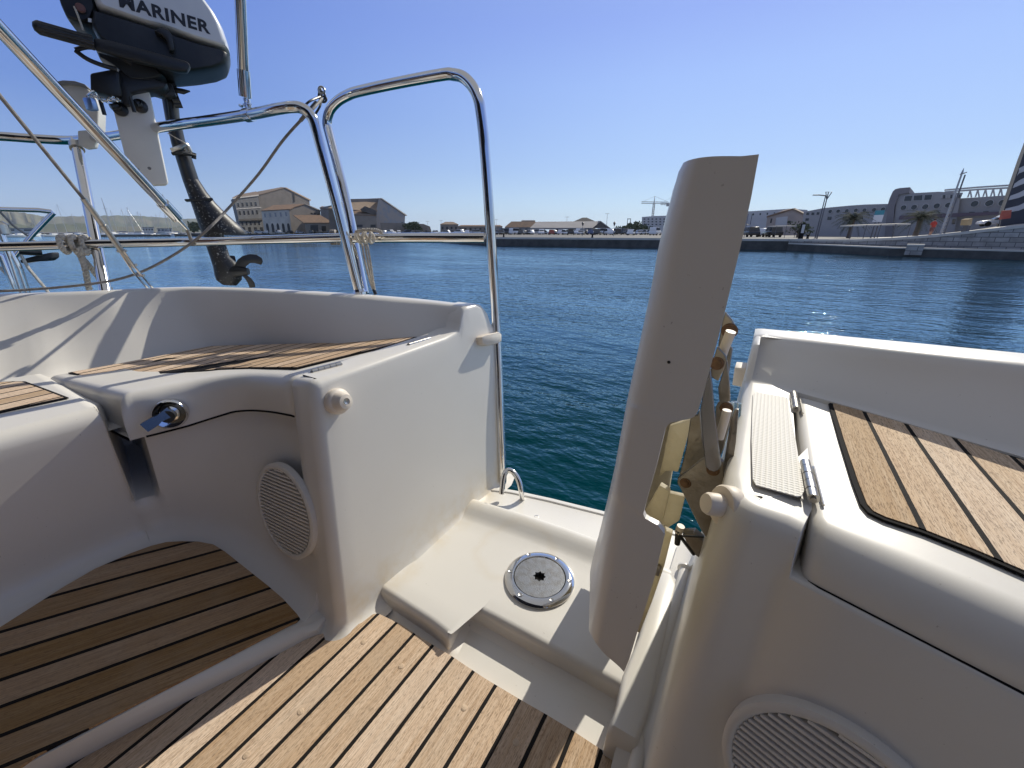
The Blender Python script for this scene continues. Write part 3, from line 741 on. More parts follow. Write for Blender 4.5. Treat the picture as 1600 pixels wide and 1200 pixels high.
# inner face, 9 mm behind
inner = []
for r in rows:
    q = []
    for j, p in enumerate(r):
        if j <= 4: q.append(p + Vector((.008, -.002, 0)))
        else:
            q.append(p + Vector((-.0005 if j == len(r) - 1 else .0, .009, 0)))
    inner.append(q)
mb.grid(rows, GEL); k0 = len(mb.f)
mb.grid(inner, RAW, flip=True)
mb.grid([[r[-1] for r in rows], [q[-1] for q in inner]], GEL)
mb.grid([rows[0], inner[0]], GEL); mb.grid([rows[-1], inner[-1]], GEL)
door = mb.build('gate_seat', yacht)
mb = MB(); p = ay(1045, 566, .434); mb.lathe(p, (0, -1, 0), [(.0018, 0), (0, .0006)], BLACK, 8); mb.build('chip', door)
mb = MB(); rim = [[], []]
for r in rows[::4] + [rows[-1]]:
    a = r[0]; rim[0].append(a + Vector((.004, -.006, 0))); rim[1].append(Vector((max(a.x + .08, -.100), .885, a.z)))
mb.grid(rim, RAW); mb.grid([[p + Vector((0, .008, 0)) for p in q] for q in rim], GEL); mb.build('aft_rim', door)
# raw underside: far rim and stiffeners seen through the cut-out
def slab(px, Y, th=.012, m=RAW, bev=.002, name='underside_rib'):
    mb = MB(); mb.prism([ay(x, y, Y) for x, y in px], Vector((0, th, 0)), m, bev); return mb.build(name, door)
slab([(1030, 745), (1046, 666), (1080, 655), (1079, 664), (1059, 738), (1048, 736), (1040, 737)], .70)
slab([(1004, 806), (1031, 758), (1046, 768), (1036, 812), (1020, 822)], .56)
slab([(1044, 770), (1070, 776), (1061, 814), (1042, 826), (1032, 815)], .74)
slab([(1032, 826), (1050, 834), (1036, 890), (1018, 942), (999, 990), (993, 986), (1012, 930)], .55)
slab([(1022, 884), (1030, 884), (1033, 889), (1029, 901), (1022, 899)], .545, .01, BRONZE, .001, 'clip')

# ---- folding linkage between gate seat and console
link = MB()
def plate(px, Y, th, m, bev=.0012, name='link_arm', holes=()):
    b = MB(); b.prism([ay(x, y, Y) for x, y in px], Vector((0, th, 0)), m, bev, 1)
    o = b.build(name, linkage)
    for x, y, r in holes:
        h = MB(); h.lathe(ay(x, y, Y - .0005), (0, -1, 0), [(r * 1.5, 0), (r * 1.35, .0012), (r, .0014), (r * .9, .003), (0, .0035)], RUST, 18); h.build('pivot', o)
    return o
RUST = weathered('rusty_pivot', (.20, .115, .065), (.07, .04, .02), .6, 70, .8, .4, 200, metal=.4)
DARKST = steel('dark_steel', (.27, .28, .31), .25)
lm = MB(); lm.prism([ay(x, y, .60) for x, y in [(1124, 752), (1131, 724), (1141, 660), (1148, 640), (1154, 640), (1150, 690), (1140, 760), (1127, 830), (1115, 882), (1104, 880), (1110, 850)]], Vector((0, .006, 0)), BRONZE, .001)
linkage = lm.build('gate_linkage', yacht)
plate([(1059, 747), (1098, 717), (1120, 712), (1131, 722), (1131, 745), (1126, 790), (1118.6, 838), (1114, 842), (1108, 842.5), (1101, 838), (1094, 826), (1082, 802), (1064, 765), (1058, 755)], .58, .006, BRONZE, holes=[(1071, 755, .0055), (1114, 735, .006)])
plate([(1110, 575), (1101, 603), (1094, 640), (1098, 690), (1102, 728), (1107, 735), (1116, 738), (1124, 734), (1127, 726), (1122, 690), (1116, 640), (1113, 604)], .56, .005, DARKST, .0012)
plate([(1121, 541), (1113, 566), (1109, 586), (1115, 592), (1122, 596), (1131, 578), (1136, 562), (1134, 556)], .565, .005, BRONZE, holes=[(1120, 568, .006)])
plate([(1136, 563), (1131, 576), (1122, 606), (1124, 628), (1141, 628), (1140, 602), (1138, 575)], .60, .005, BRONZE)
plate([(1133, 487), (1128, 505), (1122, 540), (1129, 552), (1137, 550), (1144, 535), (1151, 520), (1151, 513), (1144, 500)], .62, .006, BRONZE, holes=[(1140, 517, .007)])
plate([(1141, 540), (1136, 556), (1131, 575), (1138, 590), (1145, 545)], .63, .005, BRONZE)
plate([(1118, 637), (1122, 629), (1134, 626), (1144, 632), (1145, 645), (1140, 665), (1131, 700), (1122, 722), (1114, 716), (1118, 680)], .61, .005, BRONZE, holes=[(1135, 638, .006)])
plate([(1079, 652), (1090, 648), (1093, 640), (1098, 690), (1102, 716), (1061, 744), (1072, 700)], .64, .006, BRONZE)
mb = MB(); mb.tube([ay(1142, 518, .58), ay(1127, 556, .585)], .0062, PLASTIC, 14); mb.build('roller', linkage)
mb = MB(); mb.tube([ay(1136, 641, .575), ay(1131, 660, .575), ay(1124, 684, .58)], .0058, PLASTIC, 14); mb.build('roller', linkage)
mb = MB()
mb.tube([ay(1064, 822, .60), ay(1060, 832, .60)], .0062, PLASTIC, 12); mb.tube([ay(1061, 828, .599), ay(1058, 850, .60)], [.0055, .0045], BLACK, 10)
mb.tube([ay(1058, 837, .6), ay(1100, 839, .6)], .0016, BLACK, 6); mb.tube([ay(1063, 838, .6), ay(1084, 866, .62)], .003, BLACK, 6)
mb.build('gas_strut_end', linkage)
mb = MB(); mb.prism([ay(x, y, .68) for x, y in [(1066, 835), (1084, 834), (1098, 846), (1108, 846), (1104, 872), (1098, 876), (1082, 864)]], Vector((0, .02, 0)), BRONZE, .001)
mb.build('hinge_block', linkage)
mb = MB(); CLEAR = mat('clear_tube', (.75, .88, .92), .12); NT(CLEAR).b.inputs['Transmission Weight'].default_value = .85
mb.tube([ay(1148, 628, .75), ay(1146, 664, .75)], .006, CLEAR, 12); mb.tube([ay(1154, 630, .76), ay(1152, 667, .76)], .005, CLEAR, 12); mb.build('clear_hose', linkage)
# ================================================================== pushpit rails and rigging
def zt_(z0, z1, t): return lerp(z0, z1, t)
top_rail = [(-330, 190, 1.235), (-160, 205, 1.235), (0, 213, 1.235), (60, 217, 1.235), (118, 219, 1.235), (180, 212, 1.236), (250, 199, 1.238), (330, 188, 1.243), (390, 179, 1.246), (430, 171, 1.249), (452, 167.5, 1.25)]
tr = [az(*p) for p in top_rail]
foot = az(562, 458, .70); e_ = tr[-1]
ctr = [ay(466, 167.5, e_.y + .012), ay(477, 172, e_.y + .02), ay(485, 180, e_.y + .028)]
path = spline(tr, 5) + spline([e_] + ctr + [ay(490.5, 190, e_.y + .032), ay(498, 216, lerp(e_.y + .032, foot.y, .1)), ay(527, 324, lerp(e_.y + .032, foot.y, .5)), foot - UPZ * .01], 6)[1:]
mb = MB(); mb.tube(path, .0158, STEEL, 16); rail = mb.build('pushpit_rail', yacht)
mb = MB(); mb.lathe(foot, (foot - path[-3]).normalized() * -1, [(.027, -.004), (.027, .003), (.020, .006), (.017, .014)], STEEL, 24); mb.build('rail_foot', rail)
# port post
pt = az(118, 219, 1.235); pf = az(163, 452, .712)
mb = MB(); mb.tube([pf - UPZ * .02, pt], .017, STEEL, 16)
mb.lathe(pt.lerp(pf, .06), (pt - pf).normalized(), [(.017, -.006), (.022, -.006), (.022, .02), (.017, .02)], DULL, 20)
post = mb.build('pushpit_post', yacht)
# lower rail
lr = [ax(-330, 392, -2.35), ax(-160, 389, -2.3), ax(0, 385.5, -2.2), ax(90, 383, -2.13), ax(155, 381, -2.06), ax(230, 379.5, -1.94), ax(300, 378, -1.82), ax(420, 374.5, -1.53), ay(543, 371, .955)]
mb = MB(); mb.tube(lr, .0150, STEEL, 14, smooth=5); mb.build('lower_rail', yacht)
# gate hoop
Yh = 1.175
hp = [ay(786, 772, 1.06), ay(781, 640, 1.115), ay(775, 500, Yh), ay(765, 340, Yh), ay(757, 230, Yh), ay(751, 175, Yh), ay(747, 155, Yh), ay(738, 135, Yh), ay(724, 121, Yh), ay(708, 116.5, Yh), ay(690, 117, 1.17),
      ay(620, 130, 1.15), ay(560, 143, 1.13), ay(543, 149, 1.125), ay(528, 158, 1.12), ay(516, 172, 1.115), ay(511, 192, 1.11), ay(515, 212, 1.105), ay(527, 258, 1.09), ay(539, 306, 1.075), ay(549.5, 354, 1.06), ay(557, 396, 1.05), ay(570, 459, 1.03)]
mb = MB(); mb.tube(hp, .0165, STEEL, 16, smooth=6); hoop = mb.build('gate_hoop', yacht)
mb = MB(); mb.tube([ay(540, 372, .99), ay(640, 371.5, 1.07), ay(757, 371.5, Yh)], .0165, STEEL, 14); mb.build('gate_bar', yacht)
# vertical bearer strip at the transom edge of the gate wall
mb = MB(); mb.prism([ax(770, 548, -.776), ax(775, 548, -.776), ax(784, 700, -.725), ax(788, 767, -.70), ax(782, 768, -.70), ax(778, 700, -.725)], Vector((.004, 0, 0)), PADW, .001); mb.build('edge_strip', yacht)
# clamp and bimini strut
cl = az(389, 179.5, 1.246); td = (tr[9] - tr[7]).normalized()
mb = MB(); mb.tube([cl - td * .013, cl + td * .013], .0195, STEEL, 18)
up_ = (ay(383, 150, cl.y) - cl)
mb.box(cl + up_ * .42, (.008, .012, .030), STEEL, .003); mb.tube([cl + up_ * .55 - td * .014, cl + up_ * .55 + td * .016], .0042, STEEL, 10)
for sg in (-1, 1): mb.prism([cl + up_ * .35 + td * .008 * sg, cl + up_ * .95 + td * .012 * sg, cl + up_ * .95 + td * .002 * sg, cl + up_ * .35 + td * .003 * sg], FH * .012, STEEL, .001)
mb.tube([cl + up_ * .50 - td * .022, cl + up_ * .58 - td * .032], .004, STEEL, 8)
clampo = mb.build('tube_clamp', yacht)
mb = MB(); s0 = ay(383.5, 152, cl.y); s1 = ay(380.5, 110, cl.y); s2 = ay(372, -80, cl.y - .01)
mb.tube([s0, s1], .0172, STEEL, 16); mb.tube([s1, s2, s2 + (s2 - s1) * 1.2], .0145, STEEL, 16); strut = mb.build('bimini_strut', yacht)
# big raking tube (arch stay) with its fork
rk_end = ax(296, 362, -1.80); rk0 = ax(-30, 14, -1.52)
dv = (rk_end - rk0)
mb = MB(); mb.tube([rk0 - dv * .9, rk0 + dv * .80], .0155, STEEL, 16); mb.tube([rk0 + dv * .80, rk0 + dv * .90], .019, STEEL, 16)
mb.tube([rk0 + dv * .89, rk0 + dv * .985], [.009, .006], STEEL, 12); mb.tube([rk_end - dv * .02, ax(302, 384, -1.8)], .006, BRONZE, 10)
mb.build('stay_tube', yacht)
# backstay wire with swage and turnbuckle
bs = [ax(-40, 95, -1.62), ax(0, 150, -1.64), ax(130, 310, -1.75)]
tb0 = ax(130, 310, -1.75); tb1 = ax(190, 392, -1.80); tb2 = ax(212, 424, -1.815); tb3 = ax(236, 452, -1.83)
mb = MB(); mb.tube([bs[0] + (bs[0] - bs[2]) * 1.2, bs[0], bs[1], tb0], .0045, WIRE, 8)
mb.tube([tb0, tb0.lerp(tb1, .5), tb1], [.0075, .0085, .0085], DULL, 10)
mb.tube([tb0.lerp(tb1, .48), tb0.lerp(tb1, .56)], .0105, DULL, 10)
bsd = (tb3 - tb1).normalized(); sd = bsd.cross(FWD).normalized()
for sg in (-1, 1): mb.tube([tb1 + sd * .007 * sg, tb2 + sd * .009 * sg, tb3 + sd * .009 * sg], .0035, STEEL, 8)
mb.tube([tb1, tb1.lerp(tb3, .42)], .0045, DULL, 8)
for f in (0, .35, .62): mb.tube([tb1.lerp(tb3, f) - sd * .013, tb1.lerp(tb3, f) + sd * .013], .0048, DULL, 8)
mb.build('backstay', yacht)
# white motor pad clamped on the rail
PN = Vector((.90, -.40, .12)).normalized()
pad0 = az(245, 200, 1.238) + PN * .005
def pp_(x, y, o=0): return apl(x, y, pad0 + PN * o, PN)
mb = MB(); mb.sharp = 30
mb.prism([pp_(x, y) for x, y in [(176, 168), (180, 150), (205, 143), (228, 140), (233, 143), (262, 284), (258, 288), (226, 289), (205, 272), (194, 240)]], -PN * .028, PADW, .004, 2)
mb.prism([pp_(x, y, -.0285) for x, y in [(186, 150), (205, 144), (228, 141), (233, 143.5), (262, 283), (226, 288)]], -PN * .024, PADW, .004, 2)
padb = mb.build('motor_pad', yacht)
for x, y in [(215, 265), (233.5, 263)]:
    mb = MB(); mb.lathe(pp_(x, y, .0005), PN, [(.0052, 0), (.004, .001), (0, .0006)], BRONZE, 14); mb.build('bolt', padb)

# ================================================================== outboard motor
E2 = Vector((-.90, .43, 0)).normalized(); E1 = Vector((.43, .90, 0)).normalized()
MO = pad0 - PN * .06
def mp(x, y, o=0): return apl(x, y, MO + E2 * o, E2)
motor = empty('outboard_motor', tuple(MO), 'grey and black outboard motor clamped to the white pad on the stern rail', 'outboard motor')
def pillow(px, half, ins, m, c=0, name='part', parent=None, layers=7, power=2.6, sharp=50):
    """closed outline swelling to its full size at mid thickness"""
    base = [mp(x, y, c) for x, y in px]; g = sum(base, Vector()) / len(base)
    rows = []
    for k in range(-layers, layers + 1):
        t = k / layers; s = 1 - ins * abs(t) ** power
        rows.append([g + (p - g) * s + E2 * half * math.copysign(1 - (1 - abs(t)) ** 1.8, t) for p in base])
    b = MB(); b.sharp = sharp; b.grid(rows, m, closed=True); b.face(rows[0][::-1], m); b.face(rows[-1], m)
    return b.build(name, parent)
def dense(px, n): return [(v.x, v.y) for v in resample([Vector((*p, 0)) for p in px + [px[0]]], n + 1)[:-1]]
cowl_px = [(156, -70), (148, -20), (153, 12), (160, 31), (200, 44), (232, 55), (262, 62), (315, 80), (360, 93), (358, 82), (350, 58), (338, 36), (320, 12), (296, -16), (262, -44), (215, -66)]
cowl = pillow(dense(cowl_px, 72), .105, .13, COWL, 0, 'cowl', motor)
panel_px = [(186, 14), (186, 0), (180, -30), (205, -42), (250, -28), (280, -8), (305, 14), (322, 32), (331, 54)]
b = MB(); b.sharp = 30
b.prism([mp(x, y, -.1035) for x, y in dense(panel_px, 40)], E2 * .02, COWLHI, .002); b.build('name_panel', cowl)
# lettering on the name panel
def letters(txt, p0, p1, height, m, name, parent, nrm, bold=.0):
    cu = bpy.data.curves.new(name, 'FONT'); cu.body = txt; cu.size = 1; cu.extrude = .012; cu.offset = bold; cu.space_character = 1.08
    tmp = bpy.data.objects.new(name, cu); COL.objects.link(tmp); bpy.context.view_layer.update()
    me = bpy.data.meshes.new_from_object(tmp.evaluated_get(bpy.context.evaluated_depsgraph_get()))
    bpy.data.objects.remove(tmp); me.name = name
    xs = [v.co.x for v in me.vertices]; x0, x1 = min(xs), max(xs); hh = max(v.co.y for v in me.vertices)
    X = (p1 - p0); L = X.length; X.normalize(); Z = nrm.normalized(); Yv = Z.cross(X).normalized()
    for v in me.vertices:
        q = p0 + X * ((v.co.x - x0) / (x1 - x0) * L) + Yv * (v.co.y / hh * height) + Z * (v.co.z * .08 + .0006)
        v.co = q
    me.materials.clear(); me.materials.append(m)
    o = bpy.data.objects.new(name, me); COL.objects.link(o); adopt(o, parent); return o
letters('MARINER', mp(187, 10, -.1045), mp(329, 53, -.1045), .034, INK, 'lettering', cowl, -E2, .035)
pillow(dense([(153, 33), (200, 47), (262, 66), (315, 84), (361, 95), (357, 112), (340, 119), (310, 124), (275, 127), (245, 118), (215, 106), (185, 92), (160, 72), (150, 55)], 60), .100, .10, BLACK, 0, 'lower_cowl', motor)
pillow(dense([(92, -60), (98, -5), (107, 26), (116, 46), (140, 54), (153, 50), (160, 30), (152, 10), (146, -20), (150, -60)], 40), .085, .10, BLACK, 0, 'front_panel', motor)
mb = MB(); mb.lathe(mp(126, 13, -.088), -E2, [(.011, -.004), (.012, .004), (.009, .007), (0, .007)], weathered('red_button', (.16, .07, .06), (.08, .04, .04), .5), 18)
mb.build('stop_button', motor)
mb = MB(); mb.tube([mp(116, 10, -.09), mp(122, 25, -.092), mp(130, 47, -.09)], .0028, ROPE, 8, smooth=3); mb.build('starter_cord', motor)
mb = MB(); mb.prism([mp(x, y, -.089) for x, y in [(137.5, 28), (143, 29), (143, 35), (137.5, 34)]], E2 * .001, COWLHI, 0); mb.build('fuel_mark', motor)
# tiller: grip, arm and its pivot
mb = MB(); g0, g1 = mp(60, 43, -.17), mp(146, 67, -.15); gd = (g1 - g0).normalized()
mb.lathe(g0 - gd * .012, gd, [(0, 0), (.010, .002), (.0165, .010), (.0175, .02)], BLACK, 20)
rows = []; aa = gd.orthogonal().normalized(); bb = gd.cross(aa); L = (g1 - g0).length
for k in range(13):
    rows.append([g0 + gd * (L * k / 12) + (aa * math.cos(2 * math.pi * j / 36) + bb * math.sin(2 * math.pi * j / 36)) * ((.0175 if j % 3 else .0155) + (.002 if k in (11, 12) else 0)) for j in range(36)])
mb.grid(rows, BLACK, closed=True); mb.face(rows[-1], BLACK)
grip = mb.build('tiller_grip', motor)
mb = MB(); mb.sharp = 30
arm = [mp(x, y, -.155) for x, y in [(145, 58), (170, 62), (215, 74), (270, 89), (292, 95), (298, 102), (292, 112), (278, 111), (250, 104), (200, 92), (160, 80), (146, 76)]]
mb.prism(arm, E2 * .034, BLACK, .006, 2); mb.build('tiller_arm', motor)
mb = MB(); mb.prism([mp(x, y, -.135) for x, y in [(240, 48), (252, 42), (262, 45), (270, 56), (273, 78), (264, 79), (260, 62), (252, 54)]], E2 * .05, BLACK, .004, 2); mb.build('cowl_latch', motor)
mb = MB(); mb.tube([mp(118, 78, -.12), mp(134, 74, -.12), mp(152, 76, -.11), mp(178, 84, -.10), mp(205, 100, -.09)], [.006, .006, .005, .005, .005], BLACK, 10, smooth=4)
mb.tube([mp(118, 79, -.12), mp(136, 92, -.12), mp(160, 102, -.11), mp(182, 108, -.10)], .0065, BLACK, 10, smooth=4); mb.build('shift_lever', motor)
pillow(dense([(150, 74), (200, 94), (250, 116), (262, 128), (240, 134), (210, 134), (184, 112), (160, 98)], 30), .07, .12, BLACK, -.01, 'motor_base', motor)
# clamp bracket and swivel
mb = MB(); mb.sharp = 30
mb.prism([mp(x, y, -.09) for x, y in [(140, 114), (178, 107), (186, 112), (190, 150), (180, 152), (160, 146), (141, 142)]], E2 * .12, BLACK, .008, 2)
mb.prism([mp(x, y, -.075) for x, y in [(184, 108), (222, 116), (262, 130), (256, 138), (228, 141), (204, 146), (205, 164), (194, 166), (186, 150)]], E2 * .10, BLACK, .006, 2)
mb.prism([mp(x, y, -.0) for x, y in [(216, 126), (268, 130), (276, 150), (262, 152), (232, 142)]], E2 * .07, BLACK, .006, 2)
brk = mb.build('clamp_bracket', motor)
for x, y, x2, y2 in [(188, 171, 160, 168), (219, 166, 207, 164)]:
    mb = MB(); c = pp_(x, y, .003)
    mb.lathe(c, PN, [(.0, -.002), (.0205, -.002), (.021, .004), (.014, .009), (.009, .012), (.008, .04)], BLACK, 20)
    h0 = pp_(x2, y2, .045); mb.tube([c + PN * .03, h0.lerp(c + PN * .03, .5)], .0085, BLACK, 10); mb.tube([h0 - UPZ * .02, h0 + UPZ * .022], .0055, BLACK, 10)
    mb.build('clamp_screw', brk)
# leg: tube, salted casting, anti-ventilation flare, gearcase
def leg_row(xl, yl, xr, yr, half, o=.09, n=14):
    a, b_ = mp(xl, yl, o), mp(xr, yr, o); c = (a + b_) / 2; e = (b_ - a) / 2
    return [c + e * math.cos(2 * math.pi * k / n) + E2 * half * math.sin(2 * math.pi * k / n) for k in range(n)]
mb = MB(); mb.sharp = 60
mb.grid([leg_row(248, 126, 276, 124, .035), leg_row(252, 150, 278, 148, .033), leg_row(258, 185, 281, 183, .03), leg_row(268, 226, 290, 222, .03), leg_row(276, 252, 300, 248, .032), leg_row(285, 281, 311, 281, .034)], BLACK, closed=True)
legt = mb.build('leg_tube', motor)
mb = MB(); mb.sharp = 60
mb.grid([leg_row(285, 281, 311, 281, .034), leg_row(293, 303, 324, 301, .036), leg_row(300, 322, 338, 318, .038), leg_row(306, 340, 356, 336, .045), leg_row(311, 354, 372, 350, .05), leg_row(314, 362, 385, 362, .056), leg_row(316, 366, 386, 366, .054)], LEGBLK, closed=True)
r0 = leg_row(316, 366, 386, 366, .054); mb.face(r0, LEGBLK)
mb.prism([mp(x, y, .05) for x, y in [(288, 311), (332, 309), (333, 312), (289, 314)]], E2 * .08, BLACK, .001)
mb.build('upper_leg', motor)
mb = MB(); mb.sharp = 60
mb.grid([leg_row(317, 366, 350, 366, .028), leg_row(322, 385, 354, 385, .026), leg_row(328, 402, 360, 402, .026), leg_row(333, 418, 372, 412, .03), leg_row(335, 430, 379, 425, .033), leg_row(338, 438, 378, 437, .03), leg_row(348, 445, 370, 446, .016)], LEGBLK, closed=True)
mb.face(leg_row(348, 445, 370, 446, .016), LEGBLK); gearc = mb.build('gearcase', motor)
mb = MB(); hub = mp(370, 424, .09)
mb.tube([mp(356, 424, .09), mp(372, 424, .07), mp(388, 424, .05)], [.026, .025, .014], BLACK, 16)
def blade(px, o0, o1):
    b_ = [mp(x, y, lerp(o0, o1, i / (len(px) - 1))) for i, (x, y) in enumerate(px)]
    mb.prism(b_, E2 * .006, BLACK, .0015)
blade([(364, 428), (366, 416), (371, 406), (379, 400), (390, 397), (401, 398), (409, 403), (411, 409), (408, 414), (398, 411), (391, 411), (385, 416), (381, 424), (374, 431)], .06, .06)
blade([(376, 428), (386, 430), (393, 435), (398, 442), (399, 449), (390, 450), (388, 444), (384, 437)], .05, .05)
blade([(354, 408), (360, 399), (367, 400), (369, 408), (362, 416)], .10, .10)
mb.build('propeller', motor)
mb = MB()
for x, y, r in [(268, 132, .018), (271, 146, .02), (275, 156, .017), (278, 163, .012)]: mb.tube([mp(x - 6, y, .05), mp(x + 6, y, .05)], r, BLACK, 14)
mb.tube([mp(270, 140, .03), mp(286, 143, .02), mp(297, 142.5, .02)], [.008, .009, .002], BLACK, 10)
mb.tube([mp(246, 130, .03), mp(258, 150, .03), mp(263, 180, .03), mp(262, 200, .05)], .0035, BLACK, 8, smooth=4)
mb.tube([mp(262, 208, .03), mp(276, 216, .03), mp(287, 222, .04)], .002, WIRE, 6, smooth=3)
mb.build('steering_fittings', motor)
mb = MB()
mb.tube([mp(268, 235, .045), mp(280, 231, .04), mp(291, 226, .05), mp(298, 238, .06)], .008, DULL, 8, smooth=3); mb.tube([mp(270, 240, .05), mp(286, 239, .03), mp(305, 243, .05)], .007, BLACK, 8, smooth=2)
mb.tube([mp(303, 239, .05), mp(303, 248, .05)], .008, BLACK, 8); mb.build('tilt_clip', motor)

# padlock and chain on the clamp screws
mb = MB(); pc = pp_(142, 163, .07)
mb.box(pc, (.030, .018, .034), BLUEST, .004, rz=.4); lock = mb.build('padlock'); 
tag(lock, 'small blue steel padlock hanging from the motor clamp screws', 'padlock')
mb = MB(); sh = [pc + Vector((.0, -.004, .015)), pp_(138, 148, .075), pp_(147, 143, .07), pp_(153, 152, .065)]
mb.tube(sh, .0035, STEEL, 8, smooth=4); mb.build('shackle', lock)
mb = MB(); ch = spline([pp_(140, 147, .072), pp_(152, 152, .07), pp_(165, 158, .06), pp_(176, 153, .06), pp_(187, 158, .05)], 4)
for i in range(0, len(ch) - 1):
    a, b_ = ch[i], ch[i + 1]; d = (b_ - a); c = (a + b_) / 2; sdx = d.cross(UPZ if i % 2 else PN).normalized() * .005
    ring_ = [c + d * .62 * math.cos(t) + sdx * math.sin(t) for t in [2 * math.pi * k / 10 for k in range(11)]]
    mb.tube(ring_, .0022, STEEL, 6, caps=False)
mb.build('chain', lock)

# white plastic buoy holder behind the clamp
mb = MB(); mb.sharp = 40
BH = Vector((-.88, .47, 0)).normalized(); b0 = az(135, 180, 1.31)
def bh(x, y, o=0): return apl(x, y, b0 + BH * o, BH)
HOLD = weathered('holder_white', (.62, .60, .56), (.45, .43, .40), .5, 8, .5)
mb.prism([bh(x, y) for x, y in [(85, 131), (96, 128), (112, 128), (126, 132), (140, 141), (150, 155), (154, 175), (153, 204), (147, 205), (143, 188), (136, 176), (118, 166), (104, 150)]], BH * .10, HOLD, .012, 3)
holder = mb.build('buoy_holder')
tag(holder, 'rounded white plastic buoy holder on the rail behind the outboard', 'buoy holder')
mb = MB(); mb.sharp = 40
mb.prism([bh(x, y, -.01) for x, y in [(83, 128), (98, 125), (116, 126), (132, 131), (138, 137), (124, 134), (108, 132), (92, 133)]], BH * .12, mat('holder_top', (.20, .20, .20), .6), .003); mb.build('lid', holder)
mb = MB(); mb.prism([bh(x, y, .0) for x, y in [(121, 204), (136, 203), (150, 222), (148, 230), (134, 232), (122, 226)]], BH * .04, HOLD, .004); mb.build('bracket', holder)

# ================================================================== ropes and cord
cord = [ay(503, 154, .99), ay(489, 170, .93), ay(470, 188, .90), ay(440, 222, .87), ay(404, 272, .84), ay(360, 322, .80), ax(325, 358, -1.62), ax(296, 382, -1.72), ax(262, 404, -1.80), ax(225, 423, -1.86), ax(186, 436, -1.90), ax(140, 444, -1.93), ax(92, 449, -1.98), ax(40, 453, -2.02), ax(0, 455, -2.04), ax(-90, 459, -2.1), ax(-250, 470, -2.15)]
mb = MB(); mb.tube(spline(cord, 5), .0042, WIRE, 8); tag(mb.build('cord'), 'thin grey plastic coated cord slanting from the gate hoop to the left coaming', 'cord')
mb = MB(); k = ay(503, 150, 1.04)
for i, (dx, dy, r) in enumerate([(0, 0, .012), (.006, -.01, .01), (-.008, .008, .011), (.002, .016, .010)]):
    a = Vector((dx, 0, dy)) + k; u1 = RIGHT if i % 2 else (RIGHT * .5 + UPZ * .8).normalized(); u2 = u1.cross(FWD).normalized() if i < 2 else UPZ
    mb.tube([a + u1 * r * math.cos(t) + u2 * r * math.sin(t) for t in [2 * math.pi * j / 14 for j in range(15)]], .0032, BLACK if i < 2 else DULL, 8)
mb.tube([k, ay(486, 157, .97), ay(478, 163, .955), ay(473, 168, .94)], .0034, BLACK, 8, smooth=3); mb.tube([k, ay(500, 166, .99), ay(490, 182, .98)], .0034, BLACK, 8, smooth=3)
mb.tube([ay(494, 160, .97), ay(470, 188, .90)], .0055, BLACK, 8)
tag(mb.build('shackle'), 'dark metal snap shackle tied at the top corner of the gate hoop', 'shackle')
def twisted(mbx, pts, r, k=5, lay=.03):
    pts = spline([Vector(p) for p in pts], k); L = 0; n = len(pts); a = (pts[1] - pts[0]).orthogonal().normalized()
    st = [[], [], []]
    for i in range(n):
        tg = (pts[min(i + 1, n - 1)] - pts[max(i - 1, 0)]).normalized(); a = (a - tg * a.dot(tg)).normalized(); b_ = tg.cross(a)
        if i: L += (pts[i] - pts[i - 1]).length
        for s in range(3):
            t = 2 * math.pi * (L / lay + s / 3); st[s].append(pts[i] + (a * math.cos(t) + b_ * math.sin(t)) * r * .5)
    for s in range(3): mbx.tube(st[s], r * .58, ROPE, 7)
mb = MB(); rl = lambda x, y, o=0: ax(x, y, -2.10 + o)
for cx in (100, 117, 134):
    c = rl(cx, 382, .0); d = (lr[3] - lr[2]).normalized(); u1 = UPZ; u2 = d.cross(UPZ).normalized()
    twisted(mb, [c + d * .006 * (t / 5 - .5) + (u1 * math.cos(t) + u2 * math.sin(t)) * .026 for t in [2 * math.pi * j / 9 for j in range(11)]], .0085, 4, .03)
twisted(mb, [rl(122, 388, .035), rl(132, 396, .04), rl(139, 392, .03)], .010, 5, .035)
twisted(mb, [rl(120, 392, .035), rl(127, 402, .035), rl(132, 416, .035), rl(136, 435, .03), rl(139, 452, .02)], .0095, 6, .035)
twisted(mb, [rl(128, 402, .035), rl(140, 416, .03), rl(152, 432, .03), rl(163, 445, .04), rl(174, 452, .04)], .0085, 6, .035)
tag(mb.build('mooring_rope'), 'off white three strand rope knotted round the lower rail at left', 'rope')
mb = MB()
wr = lambda x, y, o=0: ay(x, y, .96 + o)
for i, cx in enumerate((519, 523, 527, 545, 560, 570, 580)):
    c = wr(cx, 371, .0) if cx < 540 else ay(cx, 371, .985); d = RIGHT; u2 = FWD; rr = .020 if cx < 540 else .016
    mb.tube([c + d * (.004 * math.sin(t * 1.5 + i)) + (UPZ * math.cos(t) + u2 * math.sin(t)) * rr for t in [2 * math.pi * j / 14 for j in range(15)]], .0052, ROPE if cx > 540 else WIRE, 7, caps=False)
twisted(mb, [ay(556, 362, .95), ay(570, 359, .95), ay(588, 360, .96), ay(598, 364, .97)], .006, 5, .02)
for dx in (0, 6, 11):
    twisted(mb, [ay(566 + dx * .7, 381, .965), ay(569 + dx * .8, 402, .965), ay(575 + dx * .6, 428, .97), ay(581 + dx * .35, 448, .975), ay(585, 455, .975)], .0040, 5, .016)
mb.tube([ay(584, 452, .975), ay(587, 460, .975)], .006, BLACK, 8)
tag(mb.build('lashing'), 'thin whitish lashing line wound on the lower rail beside the gate post', 'rope')

